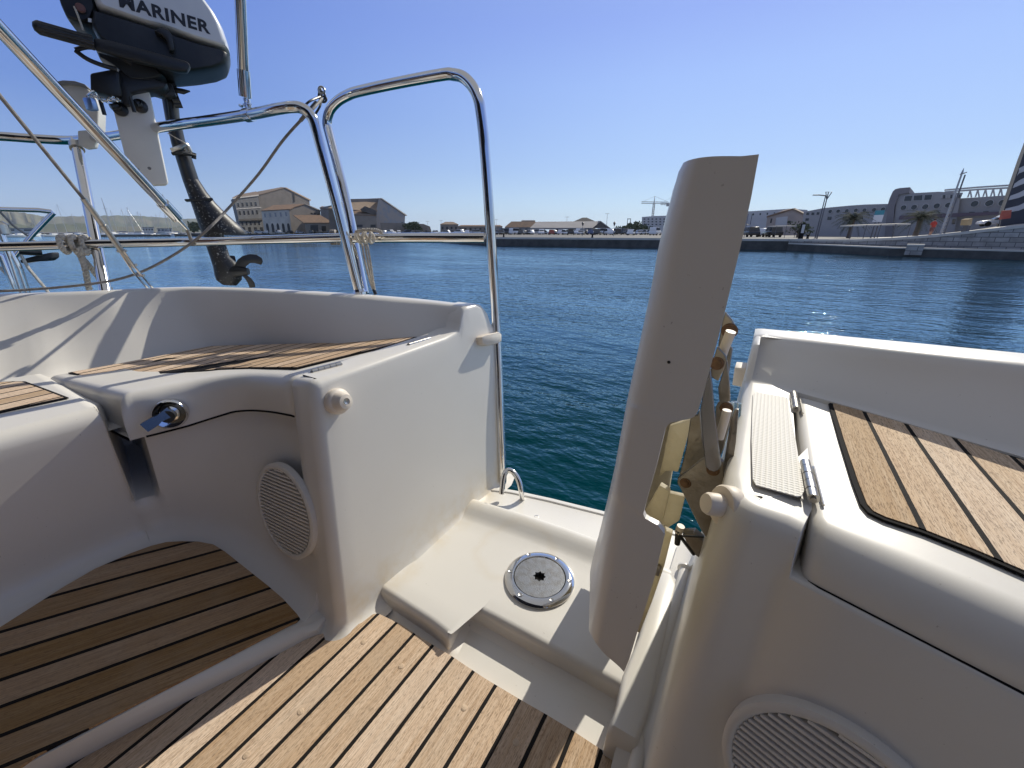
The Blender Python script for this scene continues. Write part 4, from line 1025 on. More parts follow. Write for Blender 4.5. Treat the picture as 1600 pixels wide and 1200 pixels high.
# ================================================================== neighbouring boat at the left edge
nb = empty('moored_boat', tuple(ad(-60, 440, 6.5)), 'moored boat bow with steel pulpit and dark anchor at the left edge', 'boat')
D_ = 6.2
nh = ad(-300, 470, D_)
mb = MB(); ND = Vector((-.95, .2, 0)).normalized()
rows = []
for t, w, z in [(0, .02, -.1), (.5, .35, -.12), (1.5, .8, -.15), (3, 1.25, -.2), (6, 1.5, -.2)]:
    c = Vector((nh.x, nh.y, 0)) + Vector((.75, -.1, 0)) + ND * t; s_ = Vector((-ND.y, ND.x, 0))
    rows.append([c + s_ * w + UPZ * z, c + s_ * w * .8 - UPZ * .7, c - UPZ * 1.7, c - s_ * w * .8 - UPZ * .7, c - s_ * w + UPZ * z])
mb.grid(rows, PADW); mb.grid([[r[0] for r in rows], [r[4] for r in rows]], PADW); mb.build('hull', nb)
mb = MB(); Q = lambda x, y, o=0: ad(x, y, D_ + o)
mb.tube([Q(-200, 318), Q(-60, 324), Q(0, 327), Q(60, 328.5), Q(80, 331), Q(83, 333), Q(70, 346), Q(52, 365), Q(33, 388), Q(22, 402)], .022, STEEL, 12)
mb.tube([Q(-90, 300), Q(0, 362), Q(18, 410), Q(34, 460)], .03, STEEL, 12); mb.tube([Q(-80, 330), Q(12, 385), Q(30, 420), Q(46, 470)], .028, STEEL, 12)
mb.tube([Q(-100, 350), Q(2, 400), Q(24, 455)], .026, STEEL, 12)
mb.lathe(Q(2, 360), UPZ, [(0, -.03), (.06, -.03), (.06, .05), (.03, .08), (0, .08)], DULL, 14)
mb.build('pulpit', nb)
mb = MB(); mb.prism([Q(x, y, .1) for x, y in [(30, 406), (44, 402), (60, 398), (80, 394), (81, 403), (74, 408), (52, 409), (32, 412)]], FH * .08, BLACK, .01)
mb.prism([Q(x, y, .05) for x, y in [(18, 378), (36, 380), (34, 386), (20, 386)]], FH * .15, BLACK, .01); mb.tube([Q(30, 393), Q(66, 395)], .03, BLACK, 8); mb.build('anchor', nb)
mb = MB(); mb.tube([Q(-20, 310), Q(20, 352), Q(48, 372), Q(58, 380)], .010, WIRE, 6); mb.tube([Q(22, 380), Q(45, 420), Q(72, 452), Q(90, 480)], .014, ROPE, 6)
mb.tube([Q(-40, 405), Q(0, 418), Q(40, 462)], .012, ROPE, 6); mb.build('mooring_lines', nb)
# ================================================================== light, sky
SUN = Vector((.18, 1.37, 1)).normalized()
sun = bpy.data.lights.new('sun', 'SUN'); sun.energy = 4.2; sun.angle = R(.5); sun.color = (1, .945, .82)
so = bpy.data.objects.new('sun', sun); COL.objects.link(so); so.rotation_euler = SUN.to_track_quat('Z', 'Y').to_euler()
w = bpy.data.worlds.new('World'); sc.world = w; w.use_nodes = True
wt = w.node_tree; bgn = wt.nodes['Background']; sky = wt.nodes.new('ShaderNodeTexSky'); sky.sky_type = 'NISHITA'; sky.sun_disc = False
sky.sun_elevation = math.asin(SUN.z); sky.sun_rotation = math.atan2(SUN.x, SUN.y)
sky.altitude = 0; sky.air_density = 1.0; sky.dust_density = .2; sky.ozone_density = 3.0
SKS = .12; bgn.inputs[1].default_value = SKS
class WNT(NT):
    def __init__(s, tr): s.t = tr
wn_ = WNT(wt); gg = wn_.n('ShaderNodeNewGeometry'); sxyz = wn_.n('ShaderNodeSeparateXYZ'); wn_.l(wn_.n('ShaderNodeTexCoord').outputs['Generated'], sxyz.inputs[0])
def skyramp(stops):
    r_ = wn_.n('ShaderNodeValToRGB'); el = r_.color_ramp.elements; wn_.l(sxyz.outputs[2], r_.inputs[0])
    for i_, (p_, c_) in enumerate(stops):
        e = el[i_] if i_ < 2 else el.new(p_); e.position = p_; e.color = (*c_, 1)
    return r_.outputs[0]
ZEN = [(.62, (.30, .36, .52)), (.82, (.36, .37, .40)), (1, (.38, .375, .385))]
toward = skyramp([(0, (.60, .80, 1)), (.054, (.52, .73, .98)), (.127, (.41, .60, .97)), (.27, (.36, .53, 1)), (.36, (.30, .43, .95)), (.48, (.29, .41, .85))] + ZEN)
away = skyramp([(0, (.42, .58, .85)), (.10, (.265, .41, .745)), (.21, (.155, .28, .71)), (.34, (.13, .24, .71)), (.48, (.14, .25, .66))] + ZEN)
hz_ = wn_.n('ShaderNodeVectorMath', operation='NORMALIZE'); cb_ = wn_.n('ShaderNodeCombineXYZ'); wn_.l(sxyz.outputs[0], cb_.inputs[0]); wn_.l(sxyz.outputs[1], cb_.inputs[1]); wn_.l(cb_.outputs[0], hz_.inputs[0])
dt_ = wn_.n('ShaderNodeVectorMath', operation='DOT_PRODUCT'); wn_.l(hz_.outputs[0], dt_.inputs[0]); dt_.inputs[1].default_value = Vector((SUN.x, SUN.y, 0)).normalized()
grad = wn_.mix(wn_.ramp(dt_.outputs['Value'], .28, .93), away, toward)
sc_ = wn_.n('ShaderNodeVectorMath', operation='SCALE'); wn_.l(grad, sc_.inputs[0]); sc_.inputs['Scale'].default_value = 1 / SKS
wt.links.new(wn_.mix(.84, sky.outputs[0], sc_.outputs[0]), bgn.inputs[0])
sc.view_settings.view_transform = 'Standard'; sc.view_settings.look = 'None'; sc.view_settings.exposure = 0; sc.view_settings.gamma = 1
sc.cycles.max_bounces = 8

# ================================================================== water
WAT = mat('harbour_water', (.003, .046, .060), .05); t = NT(WAT); WAT.node_tree.nodes['Principled BSDF'].inputs['IOR'].default_value = 1.333
c = t.coord()
n1 = t.noise(t.mapping(c, (2.6, 4.6, 1), (0, 0, R(28))), 1, 3, .55)
n2 = t.noise(t.mapping(c, (.55, 1.0, 1), (0, 0, R(15))), 1, 3, .5)
n3 = t.noise(t.mapping(c, (9, 14, 1), (0, 0, R(40))), 1, 2, .5)
n4 = t.noise(t.mapping(c, (.05, .12, 1), (0, 0, R(25))), 1, 3, .55)
h = t.math('ADD', t.math('ADD', t.math('MULTIPLY', n1, .042), t.math('MULTIPLY', n2, .085)), t.math('MULTIPLY', n3, .005))
bp_ = t.bump(h, 1.0, 1.0)
t.l(t.math('ADD', t.math('MULTIPLY', t.ramp(n4, .36, .64), .85), .42), bp_.inputs['Strength'])
# clear harbour water: a deep body colour under a blue tinted mirror
_b = WAT.node_tree.nodes['Principled BSDF']; _b.inputs['Specular IOR Level'].default_value = 0; _b.inputs['Roughness'].default_value = 1; _b.inputs['Base Color'].default_value = (.0012, .034, .044, 1)
gl_ = t.n('ShaderNodeBsdfGlossy'); gl_.inputs['Color'].default_value = (.66, .87, 1, 1); gl_.inputs['Roughness'].default_value = .04; t.l(bp_.outputs[0], gl_.inputs['Normal'])
fr_ = t.n('ShaderNodeFresnel'); fr_.inputs['IOR'].default_value = 1.37; t.l(bp_.outputs[0], fr_.inputs['Normal'])
mx_ = t.n('ShaderNodeMixShader'); t.l(t.math('MULTIPLY_ADD', fr_.outputs[0], 1.55, -.055, clamp=True), mx_.inputs[0]); t.l(_b.outputs[0], mx_.inputs[1]); t.l(gl_.outputs[0], mx_.inputs[2]); t.l(mx_.outputs[0], WAT.node_tree.nodes['Material Output'].inputs['Surface'])
mb = MB(); WZ = -1.4
mb.face([(-6000, -900, WZ), (2500, -900, WZ), (2500, 6000, WZ), (-6000, 6000, WZ)], WAT)
tag(mb.build('water', smooth=False), 'dark teal harbour water with small ripples', 'water', kind='structure')

# ================================================================== quays and land
def gp(x, D, z=0.0): d = ray(x, 362); k = D / math.hypot(d.x, d.y); return Vector((d.x * k, d.y * k, z))
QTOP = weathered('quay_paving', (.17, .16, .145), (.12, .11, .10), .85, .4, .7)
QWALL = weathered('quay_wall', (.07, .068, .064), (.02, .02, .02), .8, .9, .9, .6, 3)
STONE = weathered('quay_stone', (.33, .31, .29), (.16, .15, .14), .85, 1.2, .8, .6, 5)
tS = NT(STONE); bk = tS.n('ShaderNodeTexBrick'); bk.inputs['Scale'].default_value = 1; bk.inputs['Brick Width'].default_value = .95; bk.inputs['Row Height'].default_value = .42; bk.inputs['Mortar Size'].default_value = .03
bk.inputs['Color1'].default_value = (.36, .34, .32, 1); bk.inputs['Color2'].default_value = (.25, .235, .22, 1); bk.inputs['Mortar'].default_value = (.10, .095, .09, 1)
sx = tS.n('ShaderNodeSeparateXYZ'); tS.l(tS.coord(), sx.inputs[0]); cmx = tS.n('ShaderNodeCombineXYZ'); tS.l(tS.math('SUBTRACT', sx.outputs[0], tS.math('MULTIPLY', sx.outputs[1], .4)), cmx.inputs[0]); tS.l(sx.outputs[2], cmx.inputs[1]); tS.l(cmx.outputs[0], bk.inputs['Vector'])
tS.base(tS.mix(tS.math('MULTIPLY', tS.ramp(tS.noise(tS.coord(), 1.6, 5), .45, .75), .6), bk.outputs['Color'], (.13, .12, .11)))
COPE = weathered('coping', (.50, .47, .42), (.36, .33, .29), .8, 1, .6)
edge = [Vector((900, 180, 0)), Vector((60, 66, 0)), gp(1610, 60), gp(1400, 60.5), gp(1250, 67.5), gp(1000, 68.5), gp(770, 75), gp(690, 104), gp(560, 190), gp(500, 255), gp(350, 350), gp(300, 400), gp(-100, 470), gp(-600, 520)]
land = edge + [Vector((-5200, 300, 0)), Vector((-5200, 5200, 0)), Vector((2400, 5200, 0)), Vector((2400, 180, 0))]
mb = MB(); mb.face(land, QTOP)
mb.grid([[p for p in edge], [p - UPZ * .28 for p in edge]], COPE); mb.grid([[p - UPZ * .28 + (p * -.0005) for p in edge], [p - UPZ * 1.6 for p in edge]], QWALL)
tag(mb.build('quay', smooth=False), 'grey stone harbour quay and paved land behind it', 'quay', kind='structure')
# lower landing and the stone ramp climbing to the right
mb = MB()
l0, l1, l2 = gp(1236, 67, -.50), gp(1400, 57.0, -.55), gp(1660, 57.5, -.62)
b0_, b1_, b2_ = gp(1236, 68.5, -.50), gp(1400, 59.5, -.55), gp(1660, 60, -.62)
front_ = [l0, l1, l2]; back_ = [b0_, b1_, b2_]
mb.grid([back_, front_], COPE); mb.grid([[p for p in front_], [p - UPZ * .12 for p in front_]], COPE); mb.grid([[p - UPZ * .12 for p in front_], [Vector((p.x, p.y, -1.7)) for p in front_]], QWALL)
tag(mb.build('landing', smooth=False), 'low dark landing ledge along the foot of the stone ramp', 'landing', kind='structure')
def rz(x): return table(x, [1236, 1300, 1340, 1400, 1460, 1520, 1600, 1700], [.02, .05, .10, .33, .62, 1.0, 1.50, 2.1])
mb = MB(); xs = [1236, 1300, 1340, 1400, 1460, 1520, 1600, 1700]
Dr = lambda x: table(x, [1236, 1400, 1700], [67.2, 59.3, 60])
mb.grid([[gp(x, Dr(x), -1.5) for x in xs], [gp(x, Dr(x), rz(x) - .25) for x in xs]], STONE)
mb.grid([[gp(x, Dr(x) - .12, rz(x) - .25) for x in xs], [gp(x, Dr(x) - .12, rz(x)) for x in xs], [gp(x, Dr(x) + 1.0, rz(x)) for x in xs], [gp(x, Dr(x) + 1.0, rz(x) - .2) for x in xs], [gp(x, Dr(x) + 9, rz(x) - .2) for x in xs], [gp(x, Dr(x) + 32, max(rz(x) - .2, (rz(x) - .2) * (1 + (x - 1400) / 300)) if x > 1400 else rz(x) - .2) for x in xs], [gp(x, Dr(x) + 36, -.1) for x in xs]], COPE)
mb.grid([[gp(x, Dr(x) - .12, rz(x) - .25) for x in xs], [gp(x, Dr(x) + .02, rz(x) - .25) for x in xs]], STONE)
tag(mb.build('ramp', smooth=False), 'stone walled ramp rising to the right along the quay', 'ramp', kind='structure')
mb = MB(); kx_ = [gp(1424, 56.6, -.42), gp(1452, 56.6, -.42), gp(1452, 58.6, -.42), gp(1424, 58.6, -.42)]
mb.prism(kx_, UPZ * .18, COPE, .02); mb.prism([p * .999 + Vector((0, 0, -.0)) - UPZ * .8 for p in kx_], UPZ * .8, STONE)
tag(mb.build('mooring_block', smooth=False), 'square pale stone block jutting from the low landing', 'stone block')

# ================================================================== far hills
HILL = weathered('hill_scrub', (.10, .115, .07), (.20, .17, .12), .9, .004, .9)
def ridge(name, label, pts, D, depth):
    mb = MB(); cr = [ad(x, y, D) for x, y in pts]; cr = spline(cr, 6); rows = [[], [], [], [], []]
    for i, p in enumerate(cr):
        d = Vector((p.x, p.y, 0)).normalized(); z = p.z + random.uniform(-3, 3)
        rows[0].append(Vector((p.x, p.y, 0)) - d * depth * .6 - UPZ * 1); rows[1].append(Vector((p.x, p.y, 0)) - d * depth * (.35 + .06 * math.sin(i * .9)) + UPZ * z * .45)
        rows[2].append(Vector((p.x, p.y, z)) - d * depth * .08 * (1 + .5 * math.sin(i * 1.7)) - UPZ * z * .06); rows[3].append(Vector((p.x, p.y, z))); rows[4].append(Vector((p.x, p.y, -1)) + d * depth)
    mb.grid(rows, HILL); tag(mb.build(name), label, 'hill', kind='structure')
ridge('hills', 'long low hill ridge beyond the marina', [(-500, 338), (-250, 331), (-60, 327), (0, 329), (25, 330.5), (52, 335), (75, 338), (110, 338), (150, 337.5), (190, 336.5), (225, 338), (262, 340.5), (300, 342), (330, 343), (370, 346), (420, 350)], 3600, 1300)
ridge('nearer_hills', 'dark wooded rise behind the marina', [(-400, 352), (-100, 350), (20, 350.5), (60, 351), (110, 349.5), (160, 352), (210, 352.5), (260, 353.5), (330, 355), (420, 356)], 1500, 500)

# ================================================================== buildings
def bmat(n, a, b, s=.35, amt=.7): return weathered(n, a, b, .85, s, amt)
TAN = bmat('render_tan', (.265, .225, .185), (.17, .15, .13)); GREYR = bmat('render_grey', (.25, .24, .23), (.15, .145, .14)); GREYD = bmat('dark_grey_render', (.17, .165, .16), (.10, .10, .10)); CREAM = bmat('render_cream', (.58, .53, .46), (.36, .32, .28))  # GREYD: darker version of the grey render, used on the mansion
TILE = bmat('clay_tile', (.22, .135, .08), (.12, .085, .065), .8, .8); TILE2 = bmat('pale_tile', (.26, .185, .125), (.16, .12, .09), .6); DARKR = bmat('dark_roof', (.11, .095, .085), (.06, .055, .05), .6)
OPEN = mat('opening', (.018, .018, .02), .35); GLASS = mat('window_glass', (.03, .035, .045), .08); SHUT = bmat('shutter', (.30, .30, .31), (.2, .2, .2), 1.5)
GREYB = bmat('cladding_grey', (.37, .355, .35), (.29, .28, .28), .25, .6); SHEDR = bmat('shed_roof', (.27, .255, .25), (.2, .19, .19), .3); FLATB = bmat('pale_blockwork', (.52, .51, .50), (.41, .40, .40), .3)
PINK = bmat('render_pink', (.42, .34, .29), (.3, .26, .23)); GRAF = mat('painted_gable', (.40, .36, .33), .85)
_t = NT(GRAF); _c = _t.mapping(_t.coord(), (.16, .16, .16)); _n = _t.n('ShaderNodeTexNoise'); _n.inputs['Scale'].default_value = 2.2; _t.l(_c, _n.inputs['Vector'])
_t.base(_t.mix(_t.math('MULTIPLY', _t.ramp(_t.noise(_c, 3, 4), .45, .6), .55), (.37, .335, .30), (.22, .29, .36)))
class Bld:
    def __init__(s, name, label, cat, xl, Dl, xr, Dr, group=None):
        s.A, s.B = gp(xl, Dl), gp(xr, Dr); s.u = (s.B - s.A).normalized(); s.n = Vector((s.u.y, -s.u.x, 0))
        if s.n.dot(-s.A) < 0: s.n = -s.n
        s.o = empty(name, tuple((s.A + s.B) / 2), label, cat, group)
    def P(s, x, y, off=0):
        q = s.A + s.n * off; p = apl(x, y, q, s.n); return p
    def solid(s, px, depth, m, name='wall', off=0, ground=False):
        pts = [s.P(x, y, off) for x, y in px]
        if ground:
            for p in pts:
                if p.z < 1.2: p.z = -.05
        g = (s.A + s.B) / 2; vd = Vector((g.x, g.y, 0)).normalized() * .85 - s.n * .15
        mb = MB(); mb.prism(pts, vd * depth, m); return mb.build(name, s.o, smooth=False)
    def roof(s, px_lo, px_hi, back, m, name='roof', off=.25, th=.35):
        lo = [s.P(x, y, off) for x, y in px_lo]; hi = [s.P(x, y, -back) for x, y in px_hi]
        mb = MB(); q = lo + hi[::-1]; mb.prism(q, -UPZ * th, m); return mb.build(name, s.o, smooth=False)
    def wins(s, rects, m=None, name='window', out=.05, frame=None):
        for x, y, ww, hh, lean in rects:
            px = [(x - ww / 2 - lean * hh / 2, y - hh / 2), (x + ww / 2 - lean * hh / 2, y - hh / 2), (x + ww / 2 + lean * hh / 2, y + hh / 2), (x - ww / 2 + lean * hh / 2, y + hh / 2)]
            mb = MB(); mb.prism([s.P(a, b, out) for a, b in px], -s.n * .2, m or GLASS); o = mb.build(name, s.o, smooth=False)
            if frame:
                mb = MB(); c = [s.P(a, b, out + .02) for a, b in px]; cc_ = sum(c, Vector()) / 4
                mb.grid([[p + (p - cc_) * .28 for p in c], [p + (p - cc_) * .02 for p in c]], frame, closed=True)
                mb.grid([[p + (p - cc_) * .28 - s.n * .15 for p in c], [p + (p - cc_) * .28 for p in c]], frame, closed=True); mb.build('frame', o, smooth=False)

# old mansion block on the left
m1 = Bld('mansion', 'tall grey old mansion with rows of shuttered windows and a balcony', 'mansion', 380, 262, 413, 272)
m1.solid([(365, 309.5), (403, 304.5), (412.5, 363), (378, 363)], 16, GREYD, ground=True)
m1.solid([(363, 309), (404, 304), (404.5, 306), (364, 311)], .8, CREAM, 'cornice', .5); m1.solid([(372, 342.2), (411, 341), (411.5, 344), (372.5, 345)], .9, DARKR, 'balcony', .9)
m1.solid([(369, 326), (408, 323.5), (408.2, 324.8), (369.2, 327.2)], .3, CREAM, 'string_course', .25)
for r, (y0, y1, hh) in enumerate([(320.5, 318.5, 6.5), (333, 331.5, 7), (349.5, 348.8, 6)]):
    for k in range(5):
        f = (k + .5) / 5; xl, xr = [(367.5, 404.5), (370, 406.5), (374, 409.5)][r]
        m1.wins([(lerp(xl + 1.5, xr - 1.5, f), lerp(y0, y1, f), 3.0, hh, .18)], OPEN if (k + r) % 2 else GLASS, frame=GREYR)
for k in range(4): m1.wins([(lerp(381, 409, k / 3), 359, 4.5, 8, .18)], OPEN, 'door')
m1.roof([(363, 308.5), (404, 303.5)], [(372, 304), (400, 299)], 9, TILE2)
m1.solid([(376, 303.5), (379.5, 303), (380, 299.5), (376.2, 300)], 1.2, DARKR, 'chimney', -5)
w1 = Bld('gabled_store', 'big blank tan gabled store behind the mansion', 'warehouse', 412, 280, 486, 300)
w1.solid([(403.5, 305), (445, 293.3), (483.5, 313), (484.5, 330), (486, 363), (412, 363)], 30, TAN, ground=True)
w1.roof([(403, 304.5), (445, 292.8)], [(372, 305), (440, 292.2)], 28, TILE2); w1.roof([(445, 292.8), (484.5, 313)], [(447, 292.6), (486, 312)], 28, TILE2)
w1.solid([(458.5, 300), (460, 300), (461.5, 315), (460, 315)], .3, DARKR, 'drainpipe', .3)
h2 = Bld('arcaded_house', 'pale two storey house with arched doors below a brown roof', 'house', 413, 250, 456, 252)
h2.solid([(408, 328.5), (451.5, 326.5), (456, 363.5), (413, 363.5)], 12, CREAM, ground=True)
h2.roof([(407.5, 329), (452.5, 326.5)], [(427, 320.5), (472, 318.5)], 8, TILE)
for k in range(5):
    h2.wins([(lerp(414, 447, k / 4), lerp(336.5, 334.5, k / 4), 2.7, 6.5, .18)], SHUT, frame=None)
for k in range(5):
    x = lerp(418, 451, k / 4); mb = MB(); ar = [h2.P(x + dx + (y - 355) * .16, y, .08) for dx, y in [(-2, 363), (-2, 352), (-1.2, 349.5), (0, 348.6), (1.2, 349.5), (2, 352), (2, 363)]]
    mb.prism(ar, -h2.n * .2, OPEN); mb.build('arched_door', h2.o, smooth=False)
h3 = Bld('gabled_house', 'grey gable end of the house next to the arcade', 'house', 456, 253, 492, 262)
h3.solid([(451.5, 326.5), (476, 319), (500, 329.5), (503, 346), (492, 363), (456, 363)], 14, TAN, ground=True)
h3.roof([(451, 326), (476, 318.5)], [(436, 326), (472, 318.3)], 13, TILE); h3.roof([(476, 318.5), (500.5, 329.5)], [(478, 318.5), (502, 328.5)], 13, DARKR)
h3.wins([(487, 333.5, 3, 2, .1), (492, 334, 2.5, 2, .1), (497, 335, 2.5, 2, .1)], OPEN)
h4 = Bld('low_shed', 'low shed with a wide brown tiled roof and dark doors', 'shed', 478, 240, 522, 243)
h4.solid([(476, 347.5), (521, 347.5), (522, 363.5), (478, 363.5)], 10, TAN, ground=True)
h4.roof([(474.5, 348), (522, 348)], [(458, 336), (500, 336)], 8, TILE)
h4.wins([(491, 356, 12, 9, 0), (506, 357, 7, 8, 0)], OPEN, 'door')
h5 = Bld('dark_store', 'narrow dark store with sloping brown roof behind the rail post', 'warehouse', 505, 262, 548, 262)
h5.solid([(500, 324), (522, 320), (546, 333), (548, 363), (505, 363)], 14, GREYR, ground=True); h5.roof([(499, 324.5), (546, 333)], [(503, 322), (545, 328)], 8, TILE)
w2 = Bld('painted_warehouse', 'large gabled warehouse with faded blue painted gable wall', 'warehouse', 588, 232, 632, 240)
w2.solid([(588, 328), (593, 310), (596, 310), (633, 336), (632, 357), (588, 357)], 26, GRAF)
w2.solid([(588, 355), (632, 355), (632, 363.5), (588, 363.5)], 24, TAN, 'plinth', -.1, ground=True)
w2.solid([(513, 323), (545, 311), (594, 309.9), (590, 362), (515, 362)], 3, TAN, 'side_wall', -8, ground=True)
w2.roof([(512, 325), (589, 330)], [(545, 311.5), (595, 309.5)], 12, TILE2, off=1.2); w2.roof([(594, 309.5), (634, 336.5)], [(597, 309.5), (636, 336)], 24, DARKR)
h6 = Bld('lean_to', 'brown roofed lean-to store in front of the painted warehouse', 'shed', 548, 222, 590, 224)
h6.solid([(547, 334), (587, 334), (590, 363), (548, 363)], 7, TAN, ground=True); h6.roof([(546, 335), (588, 336)], [(549, 326), (586, 328)], 6, TILE)
h6.solid([(563, 327), (570, 322), (588, 329), (588.5, 335), (580, 334), (566, 330)], 4, DARKR, 'dormer', .6)
h6.wins([(562, 353, 9, 4, 0), (583, 353, 8, 4, 0)], OPEN, 'doorway')
wl = Bld('stone_wall', 'long tan stone wall left of the car park', 'wall', 632, 226, 675, 232)
wl.solid([(594, 348), (630, 348.5), (662, 350), (672, 354), (675, 363), (596, 363)], 1, TAN, ground=True); wl.wins([(651, 355, 4, 5, 0)], OPEN, 'doorway')
def hiphouse(label, xl, xr, D, ye, yr, ins, wm, rm, dep=9, cat='house', name='house', wn=0):
    b = Bld(name, label, cat, xl, D, xr, D)
    b.solid([(xl, ye), (xr, ye), (xr, 364), (xl, 364)], dep, wm, ground=True)
    lo = [b.P(xl - .8, ye, .3), b.P(xr + .8, ye, .3)]; lo2 = [p - b.n * dep for p in lo]; hi = [b.P(xl + ins, yr, -dep / 2), b.P(xr - ins, yr, -dep / 2)]
    mb = MB(); mb.face([lo[0], lo[1], hi[1], hi[0]], rm); mb.face([lo[1], lo2[1], hi[1]], rm); mb.face([lo2[0], lo[0], hi[0]], rm); mb.face([lo2[1], lo2[0], hi[0], hi[1]], rm)
    mb.build('roof', b.o, smooth=False)
    for k in range(wn): b.wins([(lerp(xl, xr, (k + .5) / wn), (ye + 362) / 2, (xr - xl) / wn * .4, (362 - ye) * .35, 0)], OPEN)
    return b
hiphouse('small stone house with low hipped roof at the car park edge', 688, 716, 215, 350.5, 346.5, 8, TAN, TILE2, wn=4)
hiphouse('long low brown roofed building behind the left parked cars', 716, 785, 260, 353.5, 351.5, 4, TAN, TILE, wn=9, cat='building', name='building')
hiphouse('wide dark brown roofed warehouse left of the grey shed', 789, 846, 215, 355, 346, 10, GREYR, TILE, wn=6, cat='warehouse', name='warehouse')
hiphouse('tall hipped roof block rising behind the grey shed', 897, 930, 270, 346, 340, 13, GREYR, DARKR, cat='building', name='building', wn=3)
hiphouse('flat dark block seen over the warehouse roof', 815, 836, 300, 345, 344, 1, GREYR, DARKR, cat='building', name='building')
sd = Bld('shed', 'long grey roofed open shed with a dark gable end among parked cars', 'shed', 829, 150, 953, 158)
sd.roof([(828, 356), (926, 356)], [(838, 346.5), (939, 345.5)], 9, SHEDR, off=0, th=.5)
sd.solid([(926, 356.5), (939, 345.5), (954, 356.5)], 1.0, DARKR, 'gable', .1)
sd.roof([(939, 345.3), (954.5, 356.8)], [(935, 345), (950, 356)], 9, SHEDR, off=.3, th=.4)
for x in (832, 850, 868, 886, 904, 924, 951): sd.solid([(x, 356), (x + 1, 356), (x + 1, 364), (x, 364)], .4, DARKR, 'post', -.2, ground=True)
ap = Bld('apartment_block', 'pale blue grey apartment block under the cranes', 'apartment block', 1003, 330, 1075, 330)
ap.solid([(1003, 339), (1022, 337.5), (1075, 336), (1076, 363), (1003, 363)], 18, FLATB, ground=True)
for r in range(3):
    for k in range(7): ap.wins([(lerp(1007, 1044, k / 6), 342.3 + r * 4.2, 2.6, 1.8, 0)], GLASS)
# right shore: pale terrace houses, then the long grey port building
t1 = Bld('terrace_building', 'pale flat topped building far behind at right of the gate seat', 'building', 1120, 175, 1262, 178)
t1.solid([(1100, 331), (1172, 330), (1235, 326), (1262, 328), (1260, 362), (1100, 362)], 12, FLATB, ground=True)
for k in range(7): t1.wins([(1177 + k * 11, 335 - k * .5, 2.2, 3, -.15)], GLASS)
hh_ = Bld('gabled_house', 'brown gabled house with white side wing near the info board', 'house', 1196, 140, 1256, 142)
hh_.solid([(1199, 337), (1214, 332), (1238, 326), (1256, 334), (1254, 362), (1196, 362)], 9, PINK, ground=True); hh_.solid([(1213, 340), (1231, 338), (1229, 353), (1211, 353)], .3, FLATB, 'rendered_panel', .15)
hh_.roof([(1198, 338), (1216, 333), (1239, 325.5)], [(1208, 334), (1226, 328), (1243, 325)], 5, TILE); hh_.roof([(1239, 325.5), (1257, 334)], [(1242, 325), (1259, 333)], 8, TILE2)
hh_.wins([(1205, 345, 2.5, 7, -.2), (1219, 345, 3, 4, -.2), (1233, 347, 5, 4, -.2)], OPEN)
pb = Bld('port_building', 'long grey port building with a row of round windows and a sloping tower', 'port building', 1254, 108, 1660, 98)
pb.solid([(1256, 331), (1287, 325), (1330, 321), (1352, 319.5), (1388, 318.5), (1388, 364), (1252, 364)], 14, GREYB, ground=True)
pb.solid([(1387, 320), (1390, 310), (1395, 299), (1399, 295.5), (1406, 293.8), (1422, 292.5), (1420.5, 301), (1404, 304), (1398, 322), (1396, 364), (1384, 364)], 16, bmat('tower_cladding', (.24, .22, .225), (.18, .17, .18)), 'tower', .5, ground=True)
pb.solid([(1402, 303), (1422, 302), (1466, 299.5), (1505, 301), (1500, 312), (1494, 362), (1396, 362)], 13, GREYB, 'upper_block', .15, ground=True)
pb.solid([(1500, 310), (1576, 305), (1590, 306), (1590, 362), (1492, 362)], 12, GREYB, 'end_block', -.6, ground=True)
for p in [[(1414, 306.5), (1426, 305.5), (1424, 314), (1412, 314.5)], [(1428, 305.5), (1442, 304.5), (1441, 313), (1427, 313.5)], [(1445, 304.5), (1457, 303.8), (1455, 312), (1443.5, 313)]]:
    o = pb.solid(p, .2, GLASS, 'window', .22)
    mb = MB(); c = [pb.P(x, y, .24) for x, y in p]; g = sum(c, Vector()) / 4; mb.grid([[q + (q - g) * .12 for q in c], [q - (q - g) * .04 for q in c]], FLATB, closed=True); mb.build('frame', o, smooth=False)
def porthole(x, y, r, off):
    c = pb.P(x, y, off); mb = MB(); mb.lathe(c, pb.n, [(r * 1.22, -.1), (r * 1.22, .12), (r * 1.04, .14), (r, .05)], FLATB, 18); o = mb.build('round_window', pb.o)
    mb = MB(); mb.lathe(c, pb.n, [(r, .04), (0, .04)], GLASS, 18); mb.build('pane', o)
for x, y in [(1297.5, 330.5), (1310, 330), (1323.5, 329.5), (1337.5, 328.8), (1351, 328.5), (1366, 328), (1380, 327)]: porthole(x, y, .32, .02)
for x, y in [(1412, 324.5), (1428.5, 323.8), (1446, 323), (1464, 321.7), (1482, 320.6)]: porthole(x, y, .38, .17)
for x, y in [(1523, 318.5), (1546, 317.5), (1567, 316.7)]: porthole(x, y, .42, -.58)
for x, y, ww, hh in [(1262, 334, 4, 4), (1270, 334, 4, 4), (1278, 333.5, 4, 4), (1261, 343, 5, 4), (1296, 341, 6, 5), (1320, 341, 6, 5), (1345, 340, 6, 5), (1372, 341, 10, 6), (1490, 346, 5, 8), (1518, 333, 8, 4), (1540, 332, 8, 4)]:
    pb.wins([(x, y, ww, hh, -.2)], GLASS, out=.25 if 1402 < x < 1500 else .06)
for k in range(8):
    x = 1470 + k * 4.0 - (k > 3) * .5; pb.solid([(x, 305 - k * .1), (x + 2.6, 304.8 - k * .1), (x + 2.2, 310 - k * .1), (x - .4, 310.2 - k * .1)], .3, [FLATB, GLASS][k % 3 == 1], 'sign_letter', .3)
